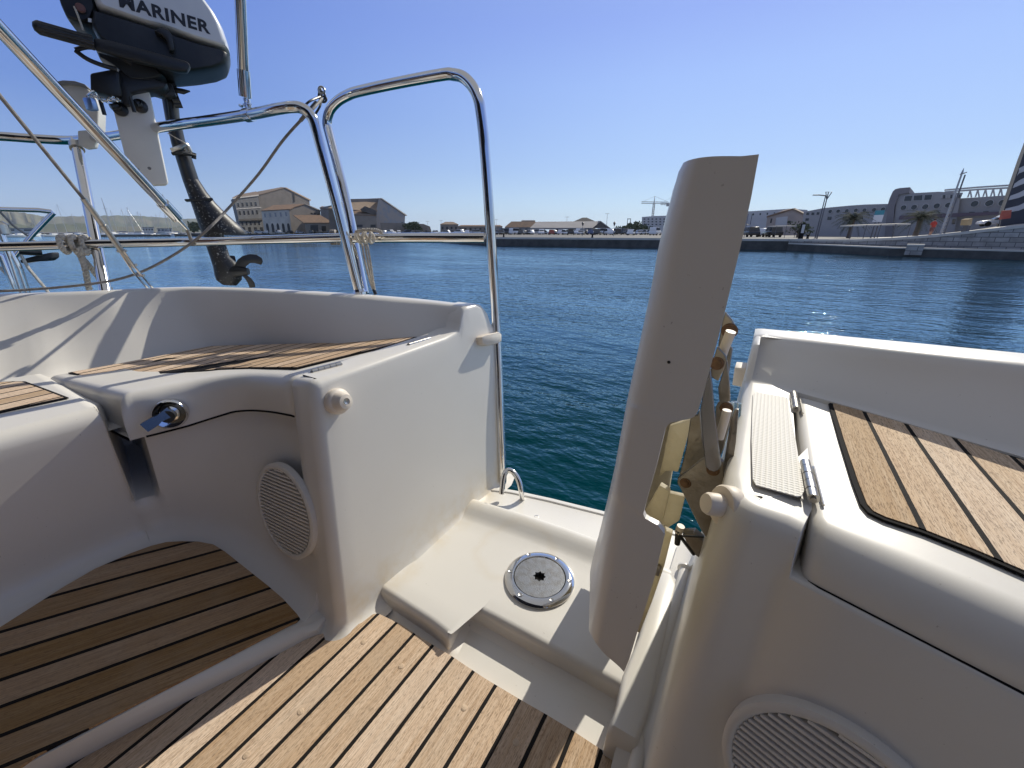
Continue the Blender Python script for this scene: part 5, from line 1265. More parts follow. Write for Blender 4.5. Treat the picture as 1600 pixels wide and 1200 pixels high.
pb.solid([(1406, 337), (1470, 334), (1574, 330), (1573, 335), (1470, 340), (1404, 343)], .3, bmat('plum_band', (.17, .13, .16), (.12, .1, .12)), 'band', .3)
mb = MB()
for y0, y1 in ((297, 289), (300, 293)): mb.tube([pb.P(1476, y0, -2), pb.P(1530, (y0 + y1) / 2 - .5, -2), pb.P(1586, y1, -2)], .13, FLATB, 6)
for k in range(6):
    x = 1512 + k * 12; yb = 308.5 - k * .6; yt = 297.5 - k * .9
    mb.tube([pb.P(x, yb, -2), pb.P(x + 4, yt, -2)], .09, FLATB, 6); mb.tube([pb.P(x + 6, yb, -2), pb.P(x + 4, yt, -2)], .09, FLATB, 6)
mb.build('roof_pergola', pb.o)
st = Bld('striped_building', 'dark building with zigzag grey stripes cut by the right frame edge', 'building', 1562, 84, 1680, 88)
st.solid([(1600, 238), (1575, 310), (1567.5, 330), (1562, 364), (1690, 364), (1690, 180), (1622, 180)], 8, bmat('striped_dark', (.045, .05, .065), (.03, .032, .04)), ground=True)
for k, y in enumerate([263, 282, 301, 321]):
    xl = table(y, [238, 310, 330], [1600, 1575, 1567.5]) + .5
    st.solid([(xl, y + 5), (1592, y), (1600, y - 4), (1612, y - 8), (1690, y - 30), (1690, y - 22), (1614, y - 1), (1602, y + 4), (1592, y + 8), (xl - 3, y + 12)], .15, FLATB, 'stripe', .1)

# ================================================================== cars
def carmesh(name, col, kind):
    m = mat('car_' + name, col, .28, 0, .5, .6); mb = MB(); mb.sharp = 35
    L, Wd, H1, H2 = {'hatch': (4.1, 1.75, .85, 1.48), 'van': (4.9, 1.9, 1.15, 2.0), 'suv': (4.6, 1.85, 1.0, 1.7)}[kind]
    pr = {'hatch': [(-.5, .35), (-.5, .72), (-.38, .88), (-.33, .93)], 'van': [], 'suv': []}
    lo = [(-L / 2, .32), (-L / 2, H1 * .8), (-L / 2 + .12, H1), (L / 2 - 1.0, H1), (L / 2 - .1, H1 * .82), (L / 2, H1 * .6), (L / 2, .32)]
    mb.prism([(x, -Wd / 2, z) for x, z in lo], (0, Wd, 0), m, .07, 2)
    if kind == 'van': up = [(-L / 2 + .05, H1 - .05), (-L / 2 + .12, H2), (L / 2 - 1.75, H2), (L / 2 - .95, H1 - .05)]
    else: up = [(-L / 2 + .1, H1 - .05), (-L / 2 + .55, H2), (L / 2 - 2.0, H2), (L / 2 - 1.15, H1 - .05)]
    k = .12; mb.prism([(x, -Wd / 2 + k, z) for x, z in up], (0, Wd - 2 * k, 0), m, .06, 2)
    gl = [(lerp(a[0], 0, .06), lerp(a[1], (H1 + H2) / 2, .16)) for a in up]
    mb.prism([(x, -Wd / 2 + k - .015, z) for x, z in gl], (0, Wd - 2 * k + .03, 0), GLASS)
    mb.prism([(L / 2 - 1.85 if kind == 'van' else L / 2 - 1.98, y, H2 - .14) for y in (-.6, .6)] + [((L / 2 - 1.12) if kind == 'van' else L / 2 - 1.30, y, H1 + .05) for y in (.68, -.68)], (.06, 0, .03), GLASS)
    for x in (-L * .3, L * .32):
        for y in (-Wd / 2 + .1, Wd / 2 - .1): mb.tube([(x, y - .12, .32), (x, y + .12, .32)], .32, RUBBER, 12)
    return mb
cols_ = {'white': (.75, .75, .74), 'silver': (.42, .43, .45), 'dark grey': (.06, .065, .07), 'black': (.015, .015, .018), 'red': (.30, .045, .03), 'blue': (.05, .09, .20)}
protos = {}
def put_car(col, kind, pos, rz_, label=None, group='cars parked along the far quay'):
    key = (col, kind)
    if key not in protos:
        o = carmesh(col, cols_[col], kind).build('parked_car'); protos[key] = o
    else:
        o = protos[key].copy(); COL.objects.link(o)
    o.location = pos; o.rotation_euler = (0, 0, rz_)
    kn = {'hatch': 'small', 'van': 'tall', 'suv': 'large'}[kind]; nm = 'van' if kind == 'van' else 'car'
    tag(o, label or f'{kn} {col} {nm} parked among the cars on the far quay', nm, group)
    return o
random.seed(11)
row = [(782, 'black', 'hatch'), (797, 'white', 'hatch'), (806, 'white', 'van'), (815, 'dark grey', 'hatch'), (826, 'silver', 'hatch'), (846, 'white', 'suv'), (862, 'red', 'hatch'), (880, 'white', 'hatch'), (892, 'black', 'suv'), (908, 'silver', 'hatch'), (922, 'blue', 'hatch'), (934, 'dark grey', 'suv'), (951, 'white', 'suv'), (966, 'black', 'suv'), (986, 'white', 'hatch'), (1002, 'silver', 'hatch'), (1024, 'white', 'van'), (1044, 'dark grey', 'hatch')]
for i, (x, c_, k_) in enumerate(row):
    D = 128 + random.uniform(-9, 12) + (12 if x < 850 else 0)
    put_car(c_, k_, gp(x, D, .004), random.choice([0, math.pi]) + YAW + R(random.uniform(40, 110)))
for i in range(15):
    x = 776 + i * 18 + random.uniform(-5, 5); put_car(random.choice(['white', 'silver', 'white', 'black', 'dark grey']), random.choice(['hatch', 'hatch', 'suv']), gp(x, 170 + random.uniform(-8, 10), .004), random.uniform(0, 6.28))
for i in range(22):
    x = 779 + i * 12.3 + random.uniform(-3, 3); put_car(random.choice(['white', 'silver', 'white', 'black', 'dark grey', 'dark grey']), random.choice(['hatch', 'hatch', 'suv', 'van']), gp(x, 148 + random.uniform(-5, 6), .004), random.uniform(0, 6.28))
for i in range(14):
    x = 585 + i * 12 + random.uniform(-3, 3); put_car(random.choice(['white', 'white', 'silver', 'black', 'dark grey']), random.choice(['hatch', 'hatch', 'suv']), gp(x, table(x, [560, 690, 760], [212, 175, 150]) + random.uniform(-4, 6), .004), random.uniform(0, 6.28), None)
for i in range(9):
    x = 386 + i * 16 + random.uniform(-4, 4); put_car(random.choice(['black', 'dark grey', 'silver']), random.choice(['hatch', 'suv']), gp(x, table(x, [380, 520], [255, 236]), .004), random.uniform(0, 6.28), 'dark little car parked by the old houses', 'cars by the old houses')
put_car('black', 'suv', gp(1172, 88, .004), YAW + R(80), 'large black car parked right behind the raised gate seat', None); put_car('white', 'hatch', gp(1187, 92, .004), YAW + R(85), 'white hatchback half hidden between two black cars at right', None)
put_car('black', 'suv', gp(1207, 87, .004), YAW + R(78), 'large black car parked left of the info board', None); put_car('white', 'hatch', gp(1556, 88, 1.55), YAW + R(150), 'white car parked on the ramp below the striped building', None)
put_car('dark grey', 'hatch', gp(1600, 90, 2.0), YAW + R(100), 'dark grey car on the ramp at the right frame edge', None)

# ================================================================== trees, palms
LEAF = mat('foliage', (.05, .075, .03), .7); _t = NT(LEAF); _oi = _t.n('ShaderNodeTexNoise'); _oi.inputs['Scale'].default_value = .8; _t.l(_t.coord(), _oi.inputs['Vector'])
_t.base(_t.mix(_t.ramp(_oi.outputs['Fac'], .35, .65), (.030, .05, .018), (.085, .105, .045)))
BARK = bmat('bark', (.16, .12, .09), (.09, .07, .05), 3)
def tree(label, base, hgt, wid, n=900, leaf=.55, group=None, seed=1):
    random.seed(seed); o = empty('tree', tuple(base), label, 'tree', group)
    mb = MB(); mb.tube([base, base + UPZ * hgt * .35 + Vector((.1, 0, 0)), base + UPZ * hgt * .7], [wid * .05, wid * .04, wid * .015], BARK, 8)
    for k in range(5):
        a = k * 1.3; mb.tube([base + UPZ * hgt * .3, base + UPZ * hgt * .6 + Vector((math.cos(a), math.sin(a), 0)) * wid * .3], [wid * .03, wid * .01], BARK, 6)
    mb.build('trunk', o)
    mb = MB(); cl_ = [(Vector((random.gauss(0, .24) * wid, random.gauss(0, .24) * wid, hgt * random.uniform(.35, .88))), random.uniform(.14, .26) * wid) for _ in range(16)]
    for i in range(n):
        c_, r_ = random.choice(cl_); d = Vector((random.gauss(0, 1), random.gauss(0, 1), random.gauss(0, 1))).normalized() * r_ * random.uniform(.55, 1.05)
        p = base + c_ + d; 
        if p.z > base.z + hgt: continue
        a = Vector((random.gauss(0, 1), random.gauss(0, 1), random.gauss(0, 1))).normalized(); b_ = a.orthogonal().normalized(); s_ = leaf * random.uniform(.6, 1.3)
        mb.face([p + a * s_, p + b_ * s_ * .6, p - a * s_, p - b_ * s_ * .6], LEAF)
    mb.build('crown', o, smooth=False); return o
tree('round dark green tree beside the painted warehouse wall', gp(648, 222), 5.4, 8.4, 1500, .5, seed=2)
for i, (x, h_, w_, D) in enumerate([(972, 2.6, 3.5, 150), (984, 3.5, 3.6, 156), (993, 4.4, 4.2, 165), (1000, 3.6, 3.5, 158), (1012, 2.6, 3.5, 150)]):
    tree(['low bush like tree left of the small tree cluster', 'small tree at the left of the cluster beside the cranes', 'tallest tree of the cluster beside the cranes', 'small tree at the right of the cluster beside the cranes', 'low bush like tree in front of the apartment block'][i], gp(x, D), h_, w_, 380, .35, 'trees on the far quay', seed=20 + i)
tree('small dark shrubby tree in front of the gabled house', gp(1247, 84), 2.4, 3.4, 380, .2, seed=31)
tree('low dark tree at the left end of the marina breakwater', gp(303, 360), 7, 9, 500, .8, seed=40)
PLEAF = bmat('palm_leaf', (.028, .042, .016), (.055, .07, .03), .8)
def palm(label, base, trunk_h, r, seed):
    random.seed(seed); o = empty('palm_tree', tuple(base), label, 'palm tree', 'palm trees on the right shore'); mb = MB()
    mb.tube([base, base + UPZ * trunk_h * .5, base + UPZ * trunk_h], [.30, .24, .30], BARK, 10); mb.build('trunk', o); mb = MB(); top = base + UPZ * trunk_h
    for k in range(80):
        a = random.uniform(0, 6.28); el = random.uniform(-.35, 1.25); L = r * random.uniform(.8, 1.08); d = Vector((math.cos(a), math.sin(a), 0)); pts = []
        for j in range(7):
            t = j / 6; pts.append(top + d * L * t * math.cos(el * (1 - t * .3)) + UPZ * (L * t * math.sin(el) - L * .55 * t * t))
        s_ = d.cross(UPZ)
        for j in range(6):
            tg = (pts[j + 1] - pts[j])
            for q in (.0, .33, .66):
                p = pts[j] + tg * q; wv = .36 * (1 - (j + q) / 7) ** .6 + .06
                for sg in (-1, 1): mb.face([p, p + tg * .13, p + s_ * sg * wv + tg * .6 - UPZ * .16], PLEAF)
    mb.build('crown', o, smooth=False)
palm('broad palm tree in front of the round windows left of the tower', gp(1328, 82, 0), 2.7, 2.6, 3); palm('palm tree right of the tower beside the red shirted person', gp(1432, 74, .4), 2.1, 2.3, 5)

# ================================================================== lamps, cranes, small quay things
POLE = mat('pole_paint', (.10, .10, .11), .5); GALV = mat('galvanised', (.38, .38, .38), .5, .3); WHITE = mat('white_paint', (.72, .72, .72), .5)
def lamp(label, base, h_, kind, group='street lamps on the quay', r=.09, m=POLE):
    o = empty('street_lamp', tuple(base), label, 'street lamp', group); mb = MB(); t_ = base + UPZ * h_; mb.tube([base, t_], [r, r * .6], m, 8); mb.build('pole', o); mb = MB()
    if kind == 'arm': mb.tube([t_, t_ - RIGHT * 1.1 + UPZ * .1], .07, m, 6); mb.box(t_ - RIGHT * 1.3 + UPZ * .08, (.8, .3, .12), m, .03, rz=YAW)
    elif kind == 'v':
        mb.tube([t_ - UPZ * .9, t_ + RIGHT * .45, t_ - RIGHT * .35, t_ - UPZ * .9], .06, m, 6)
    elif kind == 't': mb.box(t_, (1.8, .2, .12), m, .03, rz=YAW)
    elif kind == 'lantern': mb.lathe(t_, UPZ, [(.12, 0), (.25, .5), (.3, .55), (.05, .8), (0, .85)], m, 10)
    mb.build('lamp_head', o); return o
def top_h(x, y, D, z0=0): return ad(x, y, D).z - z0
lamp('tall lamp post with one flat arm by the info board', gp(1276, 74), top_h(1285, 306, 74), 'arm'); lamp('taller lamp post with a triangular head beside the flat armed one', gp(1279, 71), top_h(1292, 300, 71), 'v')
lamp('far double headed lamp post behind the grey shed', gp(947, 190), top_h(947, 334, 190), 't', r=.12, m=GALV); lamp('thin far lamp post above the shed roof', gp(885, 180), top_h(885, 339, 180), 't', m=GALV)
for i, x in enumerate((910, 959)): lamp(['short dark lantern post in front of the shed roof', 'short dark lantern post left of the tree cluster'][i], gp(x, 95), 2.1, 'lantern', r=.06)
for i, x in enumerate((775.5, 690, 669)): lamp(['thin far lamp post just right of the gate hoop', 'thin far lamp post behind the small stone house', 'thin far lamp post over the stone wall'][i], gp(x, 230), top_h(x, 343 + i * 1.5, 230), 't', m=GALV)
o = empty('signal_mast', tuple(gp(1472, 70, .6)), 'tall pale lattice mast with a cross arm at the top behind the ramp', 'mast'); mb = MB()
b1, b2 = gp(1471, 70, .4), gp(1476.5, 69, .5); t1_, t2_ = ad(1495, 272, 70), ad(1502, 273.5, 69); ss = (b2 - b1).normalized()
mb.tube([b1, Vector((b1.x, b1.y, t1_.z))], [.12, .08], GALV, 8); pm = mb; mb = MB(); mb.tube([b2, Vector((b2.x, b2.y, t2_.z))], .07, POLE, 8); mb.build('rod', o); mb = MB()
for k in range(9): pm.tube([Vector((b1.x, b1.y, lerp(b1.z, t1_.z * .55, k / 9))), Vector((b2.x, b2.y, lerp(b1.z, t1_.z * .55, (k + .6) / 9)))], .03, GALV, 5)
mb.tube([Vector((b1.x, b1.y, t1_.z)) - ss * .4, Vector((b2.x, b2.y, t1_.z)) + ss * .15], .05, POLE, 6); pm.tube([Vector((b1.x, b1.y, t1_.z)), Vector((b1.x, b1.y, t1_.z + .55))], [.12, .02], GALV, 6); mb.build('cross_arm', o); pm.build('pole', o)
def crane(label, x, D, ytop, jl, jr):
    o = empty('tower_crane', tuple(gp(x, D)), label, 'tower crane', None); b = gp(x, D); t_ = ad(x, ytop, D).z; CR = mat('crane_paint', (.42, .42, .40), .6); mb = MB(); s_ = .7
    for dx, dy in ((-s_, -s_), (s_, -s_), (s_, s_), (-s_, s_)): mb.tube([b + Vector((dx, dy, 0)), b + Vector((dx, dy, t_))], .22, CR, 4)
    for k in range(16): z = t_ * k / 16; mb.tube([b + Vector((-s_, -s_, z)), b + Vector((s_, -s_, z + t_ / 16))], .14, CR, 4); mb.tube([b + Vector((s_, s_, z)), b + Vector((-s_, s_, z + t_ / 16))], .14, CR, 4)
    mb.build('tower', o); mb = MB(); T = b + UPZ * t_; J = [T - RIGHT * jl, T + RIGHT * jr]
    mb.tube([J[0], J[1]], .3, CR, 4); mb.tube([J[0] + UPZ * 1.6, J[1] + UPZ * 1.2], .2, CR, 4); n_ = 22
    for k in range(n_): p = J[0].lerp(J[1], k / n_); q = J[0].lerp(J[1], (k + 1) / n_); mb.tube([p, q + UPZ * 1.4], .12, CR, 4)
    mb.tube([T, T + UPZ * 6], [.5, .2], CR, 5); mb.tube([T + UPZ * 6, J[0] + UPZ], .1, CR, 4); mb.tube([T + UPZ * 6, J[1] + UPZ], .1, CR, 4)
    mb.box(J[1] - UPZ * 1.2, (3, 1.5, 2.4), CR, rz=YAW); mb.build('jib', o)
crane('tall tower crane left of the raised gate seat', 1017, 420, 318, 11.5, 13); crane('second tower crane half hidden by the gate seat', 1042, 430, 320, 9, 12)
o = empty('gantry', tuple(gp(981, 170)), 'small steel frame standing by the tree cluster', 'steel frame'); mb = MB()
for x in (979, 983.5): mb.tube([gp(x, 170), gp(x, 170, 5.6)], .12, POLE, 5)
for z in (3.8, 5.4): mb.tube([gp(979, 170, z), gp(983.5, 170, z)], .12, POLE, 5)
mb.build('frame', o)
def bollard(x, D): 
    mb = MB(); c_ = gp(x, D); mb.lathe(c_, UPZ, [(.2, 0), (.15, .08), (.13, .4), (.22, .46), (.2, .56), (0, .6)], RUBBER, 12); b = mb.build('bollard'); return b
for i, x in enumerate((643.5, 787, 926, 1264)): tag(bollard(x, [124, 75.5, 70.0, 68][i]), ['black bollard on the quay edge seen above the gate bar', 'black bollard on the quay edge right of the gate hoop', 'black bollard on the quay edge left of the gate seat', 'black bollard on the quay edge right of the info board'][i], 'bollard', 'bollards on the quay edge')
ib = empty('info_board', tuple(gp(1253, 69)), 'upright black framed notice board standing on the quay edge', 'notice board'); nb_ = Bld('tmp', 'x y z w', 'x', 1240, 69, 1270, 69); bpy.data.objects.remove(nb_.o)
mb = MB(); q = [gp(1250, 69), gp(1257, 69)]; hT = top_h(1258, 349, 69); mb.prism([q[0], q[1], q[1] + UPZ * hT, q[0] + UPZ * hT], FH * .15, RUBBER); mb.build('frame', ib, smooth=False)
mb = MB(); mb.prism([q[0].lerp(q[1], .2) + UPZ * hT * .38 - FH * .02, q[0].lerp(q[1], .85) + UPZ * hT * .38 - FH * .02, q[0].lerp(q[1], .85) + UPZ * hT * .92 - FH * .02, q[0].lerp(q[1], .2) + UPZ * hT * .92 - FH * .02], FH * .01, FLATB); mb.build('poster', ib, smooth=False)
rd = empty('sign_post', tuple(gp(1163, 78)), 'square framed sign on posts just right of the gate seat', 'sign'); mb = MB(); a_, b__ = gp(1164, 78), gp(1170, 78); ht = top_h(1171, 334, 78)
mb.tube([a_, a_ + UPZ * ht, b__ + UPZ * ht, b__ + UPZ * ht * .55, a_ + UPZ * ht * .55], .05, POLE, 6); mb.build('frame', rd)
for i, (xa, xb, D, z, lab) in enumerate([(1330, 1420, 66, 1.0, 'long beige terrace awning on posts left of the tower'), (1212, 1243, 80, 1.25, 'pale awning in front of the gabled house')]):
    aw = empty('awning', tuple(gp((xa + xb) / 2, D)), lab, 'awning'); A, B_ = gp(xa, D, z + (.62 if i == 0 else .5)), gp(xb, D, z + (.78 if i == 0 else .55))
    mb = MB(); mb.prism([A, B_, B_ + FH * 2 + UPZ * .02, A + FH * 2 + UPZ * .02], -UPZ * .16, bmat('awning_cloth', (.55, .50, .42), (.42, .38, .32))); mb.build('canopy', aw, smooth=False)
    n_ = 5 if i == 0 else 3
    for k in range(n_): p = A.lerp(B_, k / (n_ - 1)); mb = MB(); mb.tube([Vector((p.x, p.y, 0)), p], .04, POLE, 6); mb.build('post', aw)
tl = empty('billboard', tuple(gp(1362, 86)), 'teal and white billboard left of the sloping tower', 'billboard'); mb = MB(); a_, b__ = gp(1359, 86), gp(1373, 86); z0, z1, z2 = ad(1362, 347, 86).z, ad(1362, 336, 86).z, ad(1362, 329, 86).z
mb.prism([a_ + UPZ * z0, b__ + UPZ * z0, b__ + UPZ * z1, a_ + UPZ * z1], FH * .1, WHITE); mb.build('lower_panel', tl, smooth=False); mb = MB(); mb.prism([a_ + UPZ * z1, b__ + UPZ * z1, b__ + UPZ * z2, a_ + UPZ * z2], FH * .1, mat('teal_paint', (.06, .28, .33), .5)); mb.build('upper_panel', tl, smooth=False)
mb = MB(); mb.tube([a_.lerp(b__, .3), a_.lerp(b__, .3) + UPZ * z0], .08, POLE, 6); mb.tube([a_.lerp(b__, .7), a_.lerp(b__, .7) + UPZ * z0], .08, POLE, 6); mb.build('posts', tl)
bn = MB(); A, B_ = ad(1563, 343, 80), ad(1579, 341, 80); C_, D__ = ad(1581, 328, 80), ad(1568, 329, 80); bn.prism([A, B_, C_, D__], FH * .2, weathered('red_panel', (.33, .05, .03), (.42, .22, .15), .6, .6, .6)); tag(bn.build('banner', smooth=False), 'red banner panel at the foot of the striped building', 'banner')
kx1 = MB(); a_ = gp(1513, 74, .9); kx1.prism([ad(1511, 352, 74), ad(1518, 351, 74), ad(1520, 341, 74), ad(1513, 343, 74)], FH * .8, bmat('ochre_panel', (.45, .33, .18), (.33, .24, .14))); kx1.prism([ad(1512, 352, 74) - UPZ * 1.2, ad(1518, 351, 74) - UPZ * 1.2, ad(1518, 351.5, 74), ad(1512, 352, 74)], FH * .5, POLE); tag(kx1.build('kiosk_board', smooth=False), 'ochre sign board on a short stand behind the ramp', 'sign board')
# person in red on the ramp
ps = gp(1455, 61.5, rz(1455) - .2); SK = mat('skin', (.42, .24, .16), .6); SHIRT = mat('red_shirt', (.50, .05, .03), .8); SHORT = mat('brown_shorts', (.16, .07, .06), .8); HAIRM = mat('dark_hair', (.03, .02, .015), .8)
bm_ = bmesh.new(); J = {}
def jv(n, x, z, y=0): J[n] = bm_.verts.new(ps + RIGHT * x + FH * y + UPZ * z)
for n_, x, z, y in [('pel', 0, .93, 0), ('chest', 0, 1.28, 0), ('neck', 0, 1.47, 0), ('head', .01, 1.62, -.02), ('top', .01, 1.72, 0), ('kl', -.10, .5, -.05), ('al', -.10, .08, .05), ('tl', -.11, .03, -.12), ('kr', .12, .5, .03), ('ar', .14, .08, .12), ('tr', .15, .03, -.05), ('sl', -.19, 1.40, 0), ('el', -.25, 1.13, .02), ('hl', -.22, .90, -.06), ('sr', .19, 1.40, 0), ('er', .27, 1.14, .03), ('hr', .25, .90, -.05)]: jv(n_, x, z, y)
for a, b in [('pel', 'chest'), ('chest', 'neck'), ('neck', 'head'), ('head', 'top'), ('pel', 'kl'), ('kl', 'al'), ('al', 'tl'), ('pel', 'kr'), ('kr', 'ar'), ('ar', 'tr'), ('chest', 'sl'), ('sl', 'el'), ('el', 'hl'), ('chest', 'sr'), ('sr', 'er'), ('er', 'hr')]: bm_.edges.new((J[a], J[b]))
me = bpy.data.meshes.new('person'); names = list(J); bm_.to_mesh(me); bm_.free(); person = bpy.data.objects.new('person', me); COL.objects.link(person); me.materials.append(SK); person.modifiers.new('skin', 'SKIN'); person.modifiers.new('sub', 'SUBSURF').levels = 1
rad = dict(pel=.16, chest=.17, neck=.06, head=.10, top=.07, kl=.075, al=.045, tl=.04, kr=.075, ar=.045, tr=.04, sl=.07, el=.05, hl=.04, sr=.07, er=.05, hr=.04)
if not me.skin_vertices: me.attributes.new
for i, n_ in enumerate(names): me.skin_vertices[0].data[i].radius = (rad[n_], rad[n_] * .8); me.skin_vertices[0].data[i].use_root = (n_ == 'pel')
tag(person, 'person in a red shirt walking up the ramp beside the palm tree', 'person')
def cloth(name, secs, m):
    mb = MB(); mb.grid([[ps + RIGHT * (x + rx * math.cos(t)) + FH * (y + ry * math.sin(t)) + UPZ * z for t in [2 * math.pi * k / 14 for k in range(14)]] for x, y, z, rx, ry in secs], m, closed=True); o = mb.build(name); o.parent = person
cloth('shirt', [(0, 0, .88, .19, .15), (0, 0, 1.05, .185, .15), (0, 0, 1.28, .21, .16), (0, 0, 1.40, .23, .13), (0, 0, 1.47, .12, .10), (0, 0, 1.50, .07, .07)], SHIRT)
for sg in (-1, 1): cloth('sleeve', [(sg * .17, 0, 1.43, .08, .08), (sg * .23, .01, 1.28, .08, .08), (sg * .255, .02, 1.16, .075, .075)], SHIRT)
cloth('shorts', [(0, 0, .95, .185, .15), (0, 0, .82, .20, .16), (0, 0, .72, .20, .14), (0, 0, .52, .20, .13)], SHORT)
cloth('hair', [(.01, .02, 1.60, .10, .10), (.01, .01, 1.68, .115, .11), (.01, .0, 1.75, .07, .07), (.01, 0, 1.77, .01, .01)], HAIRM)

# ================================================================== marina boats
WH = mat('boat_white', (.72, .72, .71), .4); NAVY = mat('boat_navy', (.02, .03, .06), .4); ALU = mat('mast_alu', (.50, .50, .50), .4, .5); CANV = mat('boat_canvas', (.06, .09, .17), .8)
def sailboat(L, mast, hullm, name):
    mb = MB(); rows = []
    for t, wv, zz in [(-.5, .30, .95), (-.25, .46, .95), (.05, .5, 1.0), (.3, .34, 1.1), (.45, .12, 1.2), (.5, .02, 1.25)]:
        x = t * L; wd = wv * L * .32; rows.append([(x, -wd, zz), (x, -wd * .9, .3), (x, -wd * .5, -.2), (x, wd * .5, -.2), (x, wd * .9, .3), (x, wd, zz)])
    mb.grid(rows, hullm); mb.grid([[r[0] for r in rows], [r[-1] for r in rows]], WH); mb.face(rows[0], hullm)
    mb.prism([(-.1 * L, -.1 * L, .95), (-.08 * L, -.1 * L, 1.45), (.18 * L, -.07 * L, 1.4), (.25 * L, -.05 * L, 1.0)], (0, .17 * L, 0), WH, .05)
    if mast:
        mb.tube([(.08 * L, 0, .9), (.08 * L, 0, mast)], [.11, .08], ALU, 6); mb.tube([(.08 * L, 0, 1.9), (-.36 * L, 0, 1.95)], .14, CANV, 6)
        for z in (.45, .72): mb.tube([(.08 * L, -.75, mast * z), (.08 * L, .75, mast * z)], .05, ALU, 4)
        mb.tube([(.5 * L, 0, 1.2), (.09 * L, 0, mast)], .035, ALU, 4); mb.tube([(-.5 * L, 0, 1.0), (.08 * L, 0, mast)], .03, ALU, 4)
    return mb
mk = [sailboat(10, 14.5, WH, 's').build('sailing_boat'), sailboat(12, 17, NAVY, 's').build('sailing_boat'), sailboat(9, 12.5, WH, 's').build('sailing_boat'), sailboat(8.5, 0, WH, 'm').build('motor_boat')]
used = set(); random.seed(5)
def put_boat(k, x, D, rz_, lab, cat, grp, lean=0, s_=1):
    o = mk[k] if k not in used else mk[k].copy()
    if k in used: COL.objects.link(o)
    used.add(k); o.location = gp(x, D, WZ); o.rotation_euler = (lean, 0, rz_); o.scale = (s_, s_, s_); tag(o, lab, cat, grp)
mast_px = [(108, 320, 1), (176, 306, 0), (122, 334, 0), (160, 321, 2), (186, 329, 2), (198, 327, 0), (207, 324, 0), (212, 328, 2), (221, 331, 2), (228, 333, 0), (241, 337, 2), (249, 335, 0), (262, 320, 2), (272, 304, 1), (282, 339, 2), (60, 338, 2), (90, 336, 0), (140, 336, 2), (233, 340, 2), (292, 341, 0)]
for i, (x, y, k) in enumerate(mast_px):
    D = random.uniform(300, 390); need = ad(x, y, D).z - WZ; s_ = need / [14.5, 17, 12.5][k]
    s_ = max(.55, min(1.5, s_)); put_boat(k, x, D, random.uniform(0, 6.28), ('dark blue hulled' if k == 1 else 'white') + ' sailing boat with bare mast moored in the far marina', 'sailing boat', 'sailing boats in the far marina', 0, s_)
for i, x in enumerate([14, 30, 52, 78, 100, 118, 130, 150, 172, 190, 205, 222, 240, 262, 284]):
    put_boat(3, x + random.uniform(-4, 4), random.uniform(285, 330), random.uniform(0, 6.28), 'white motor boat without mast moored in the far marina', 'motor boat', 'motor boats in the far marina', 0, random.uniform(.8, 1.3))
bw = MB(); A, B_ = gp(95, 282, WZ - .3), gp(318, 296, WZ - .3); nn = FH * 5
bw.prism([A, B_, B_ + nn, A + nn], UPZ * 1.15, QWALL); tag(bw.build('breakwater', smooth=False), 'low dark breakwater in front of the marina', 'breakwater', kind='structure')
for i, (xa, xb, D, y, lab) in enumerate([(222, 240, 360, 355.5, 'small flat roofed marina office among the masts'), (-60, 60, 430, 357, 'long pale marina shed behind the boats at left'), (246, 268, 390, 357.5, 'second small marina office right of the flat roofed one')]):
    b = Bld('marina_building', lab, 'building', xa, D, xb, D); b.solid([(xa, y), (xb, y), (xb, 364), (xa, 364)], 8, FLATB, ground=True); b.solid([(xa - 1, y - .8), (xb + 1, y - .8), (xb + 1, y), (xa - 1, y)], 9, SHEDR, 'roof', .4)
    for k in range(4): b.wins([(lerp(xa, xb, (k + .5) / 4), (y + 362) / 2, (xb - xa) / 8, 2.2, 0)], GLASS)
# ================================================================== forward end of the yacht, with unseen things added to shape the light
NAVYC = weathered('navy_canvas', (.02, .025, .05), (.05, .055, .08), .85, 5, .5)
mb = MB(); rows = []
for i in range(9):
    t = i / 8; Y = lerp(-3.2, -.15, t); z = 1.98 + .12 * math.sin(math.pi * t)
    rows.append([Vector((lerp(-2.4, 1.35, j / 10), Y, z + .10 * math.sin(math.pi * j / 10))) for j in range(11)])
mb.grid(rows, NAVYC); mb.grid([[p - UPZ * .02 for p in r] for r in rows], NAVYC)
mb.build('bimini_canopy', yacht)  # unseen canopy above the strut, its spread shaped to cut sky light
mb = MB(); mb.sharp = 30
mb.box((-.4, -4.4, .55), (3.0, 3.6, 1.3), GEL, .08); mb.box((-.4, -2.58, .55), (.7, .05, 1.1), BLACK, .01)
mb.prism([(-1.6, -2.7, 1.2), (.8, -2.7, 1.2), (.7, -3.9, 1.2), (-1.5, -3.9, 1.2)], UPZ * .55, NAVYC, .1, 3)
mb.box((.95, -1.4, .25), (.5, 2.6, .55), GEL, .04)
mb.build('coachroof', yacht)
mb = MB(); mb.tube([(-.4, -4.8, 1.1), (-.4, -4.8, 15)], .09, GALV, 12); mb.build('mast', yacht)

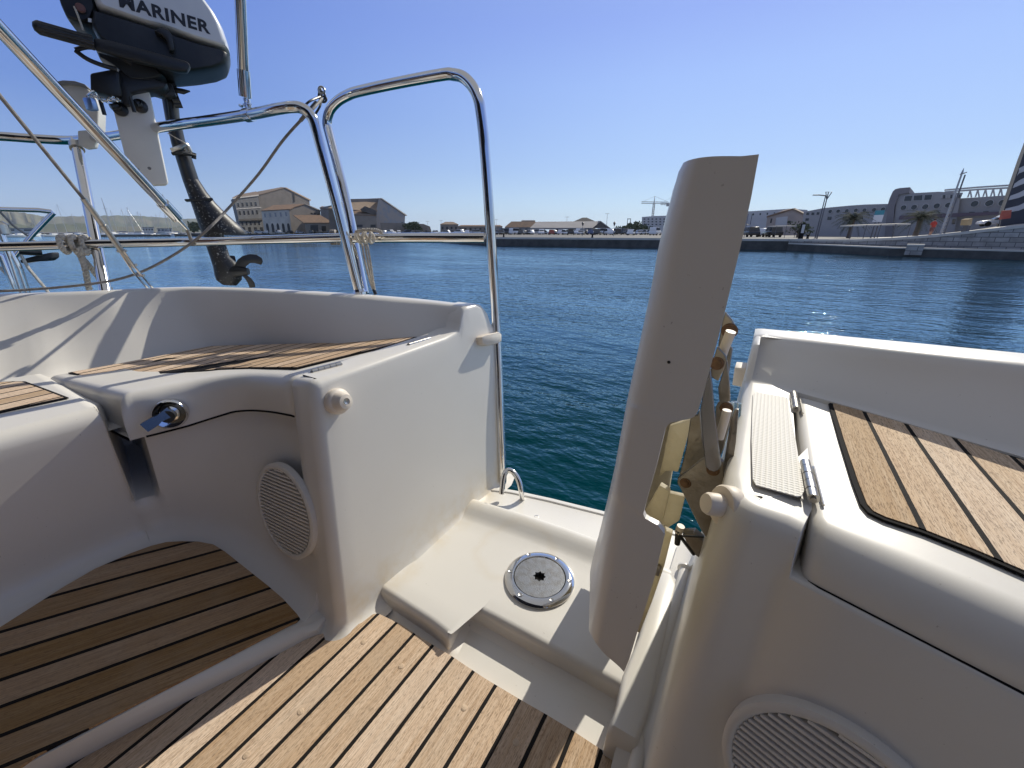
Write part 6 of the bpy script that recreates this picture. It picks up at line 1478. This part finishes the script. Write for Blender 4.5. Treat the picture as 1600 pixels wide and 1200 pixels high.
BRN = weathered('brown_light_shaper', (.16, .085, .055), (.10, .05, .035), .8, 8, .6); TK2 = weathered('table_bounce_brown', (.22, .11, .05), (.13, .065, .03), .35, 12, .6)  # browns of the unseen things added to tint and cut the fill light
mb = MB(); mb.box((-.9, -1.5, .68), (.5, .9, .05), TK2, .01); mb.box((-.9, -1.5, .34), (.16, .5, .66), TK2, .02); mb.build('bounce_table', yacht)  # unseen table, added for a dark warm bounce
mb = MB(); mb.box((.95, -1.35, .57), (.5, 2.3, .09), BRN, .03); mb.build('bounce_cushion', yacht)  # unseen cushion, added for its brown bounce
mb = MB(); rows = [[Vector((-2.4, lerp(-3.2, -.30, i / 8), z)) for i in range(9)] for z in (.6, 1.0, 1.5, 2.0)]
mb.grid(rows, BRN); mb.build('side_shade_screen', yacht)  # unseen screen added on the left to block sky light
mb = MB(); mb.grid([[Vector((lerp(-2.3, 1.3, i / 8), -3.2, z)) for i in range(9)] for z in (1.1, 1.5, 2.05)], NAVYC); mb.build('front_shade_screen', yacht)  # unseen canvas added forward to close off sky light

# ------------------------------------------------------------------ sea air
HZ = bpy.data.materials.new('sea_haze'); HZ.use_nodes = True; ht = HZ.node_tree
for n_ in list(ht.nodes):
    if n_.type == 'BSDF_PRINCIPLED': ht.nodes.remove(n_)
pv = ht.nodes.new('ShaderNodeVolumePrincipled'); pv.inputs['Color'].default_value = (.80, .90, 1, 1); pv.inputs['Density'].default_value = .00009; pv.inputs['Anisotropy'].default_value = .2
ht.links.new(pv.outputs[0], ht.nodes['Material Output'].inputs['Volume'])
mb = MB(); mb.box((-1750, 2600, 105), (8700, 7100, 216), HZ); tag(mb.build('haze', smooth=False), 'thin blue sea haze over the harbour', 'haze', kind='stuff')

CUTM = weathered('bounce_cut_dark', (.035, .028, .026), (.06, .05, .045), .9, 9, .6)
mb = MB(); mb.box((-.42, -1.45, .0105), (.70, 2.1, .009), CUTM, .002); mb.build('bounce_cut_sheet', yacht)  # unseen dark sheet added to cut bounce from the sunlit floor
mb = MB(); rows = [[Vector((1.34, lerp(-3.2, -.95, i / 8), z)) for i in range(9)] for z in (.6, 1.0, 1.5, 2.0)]
mb.grid(rows, BRN); mb.build('side_shade_screen', yacht)  # unseen right screen, left part open to balance the shade
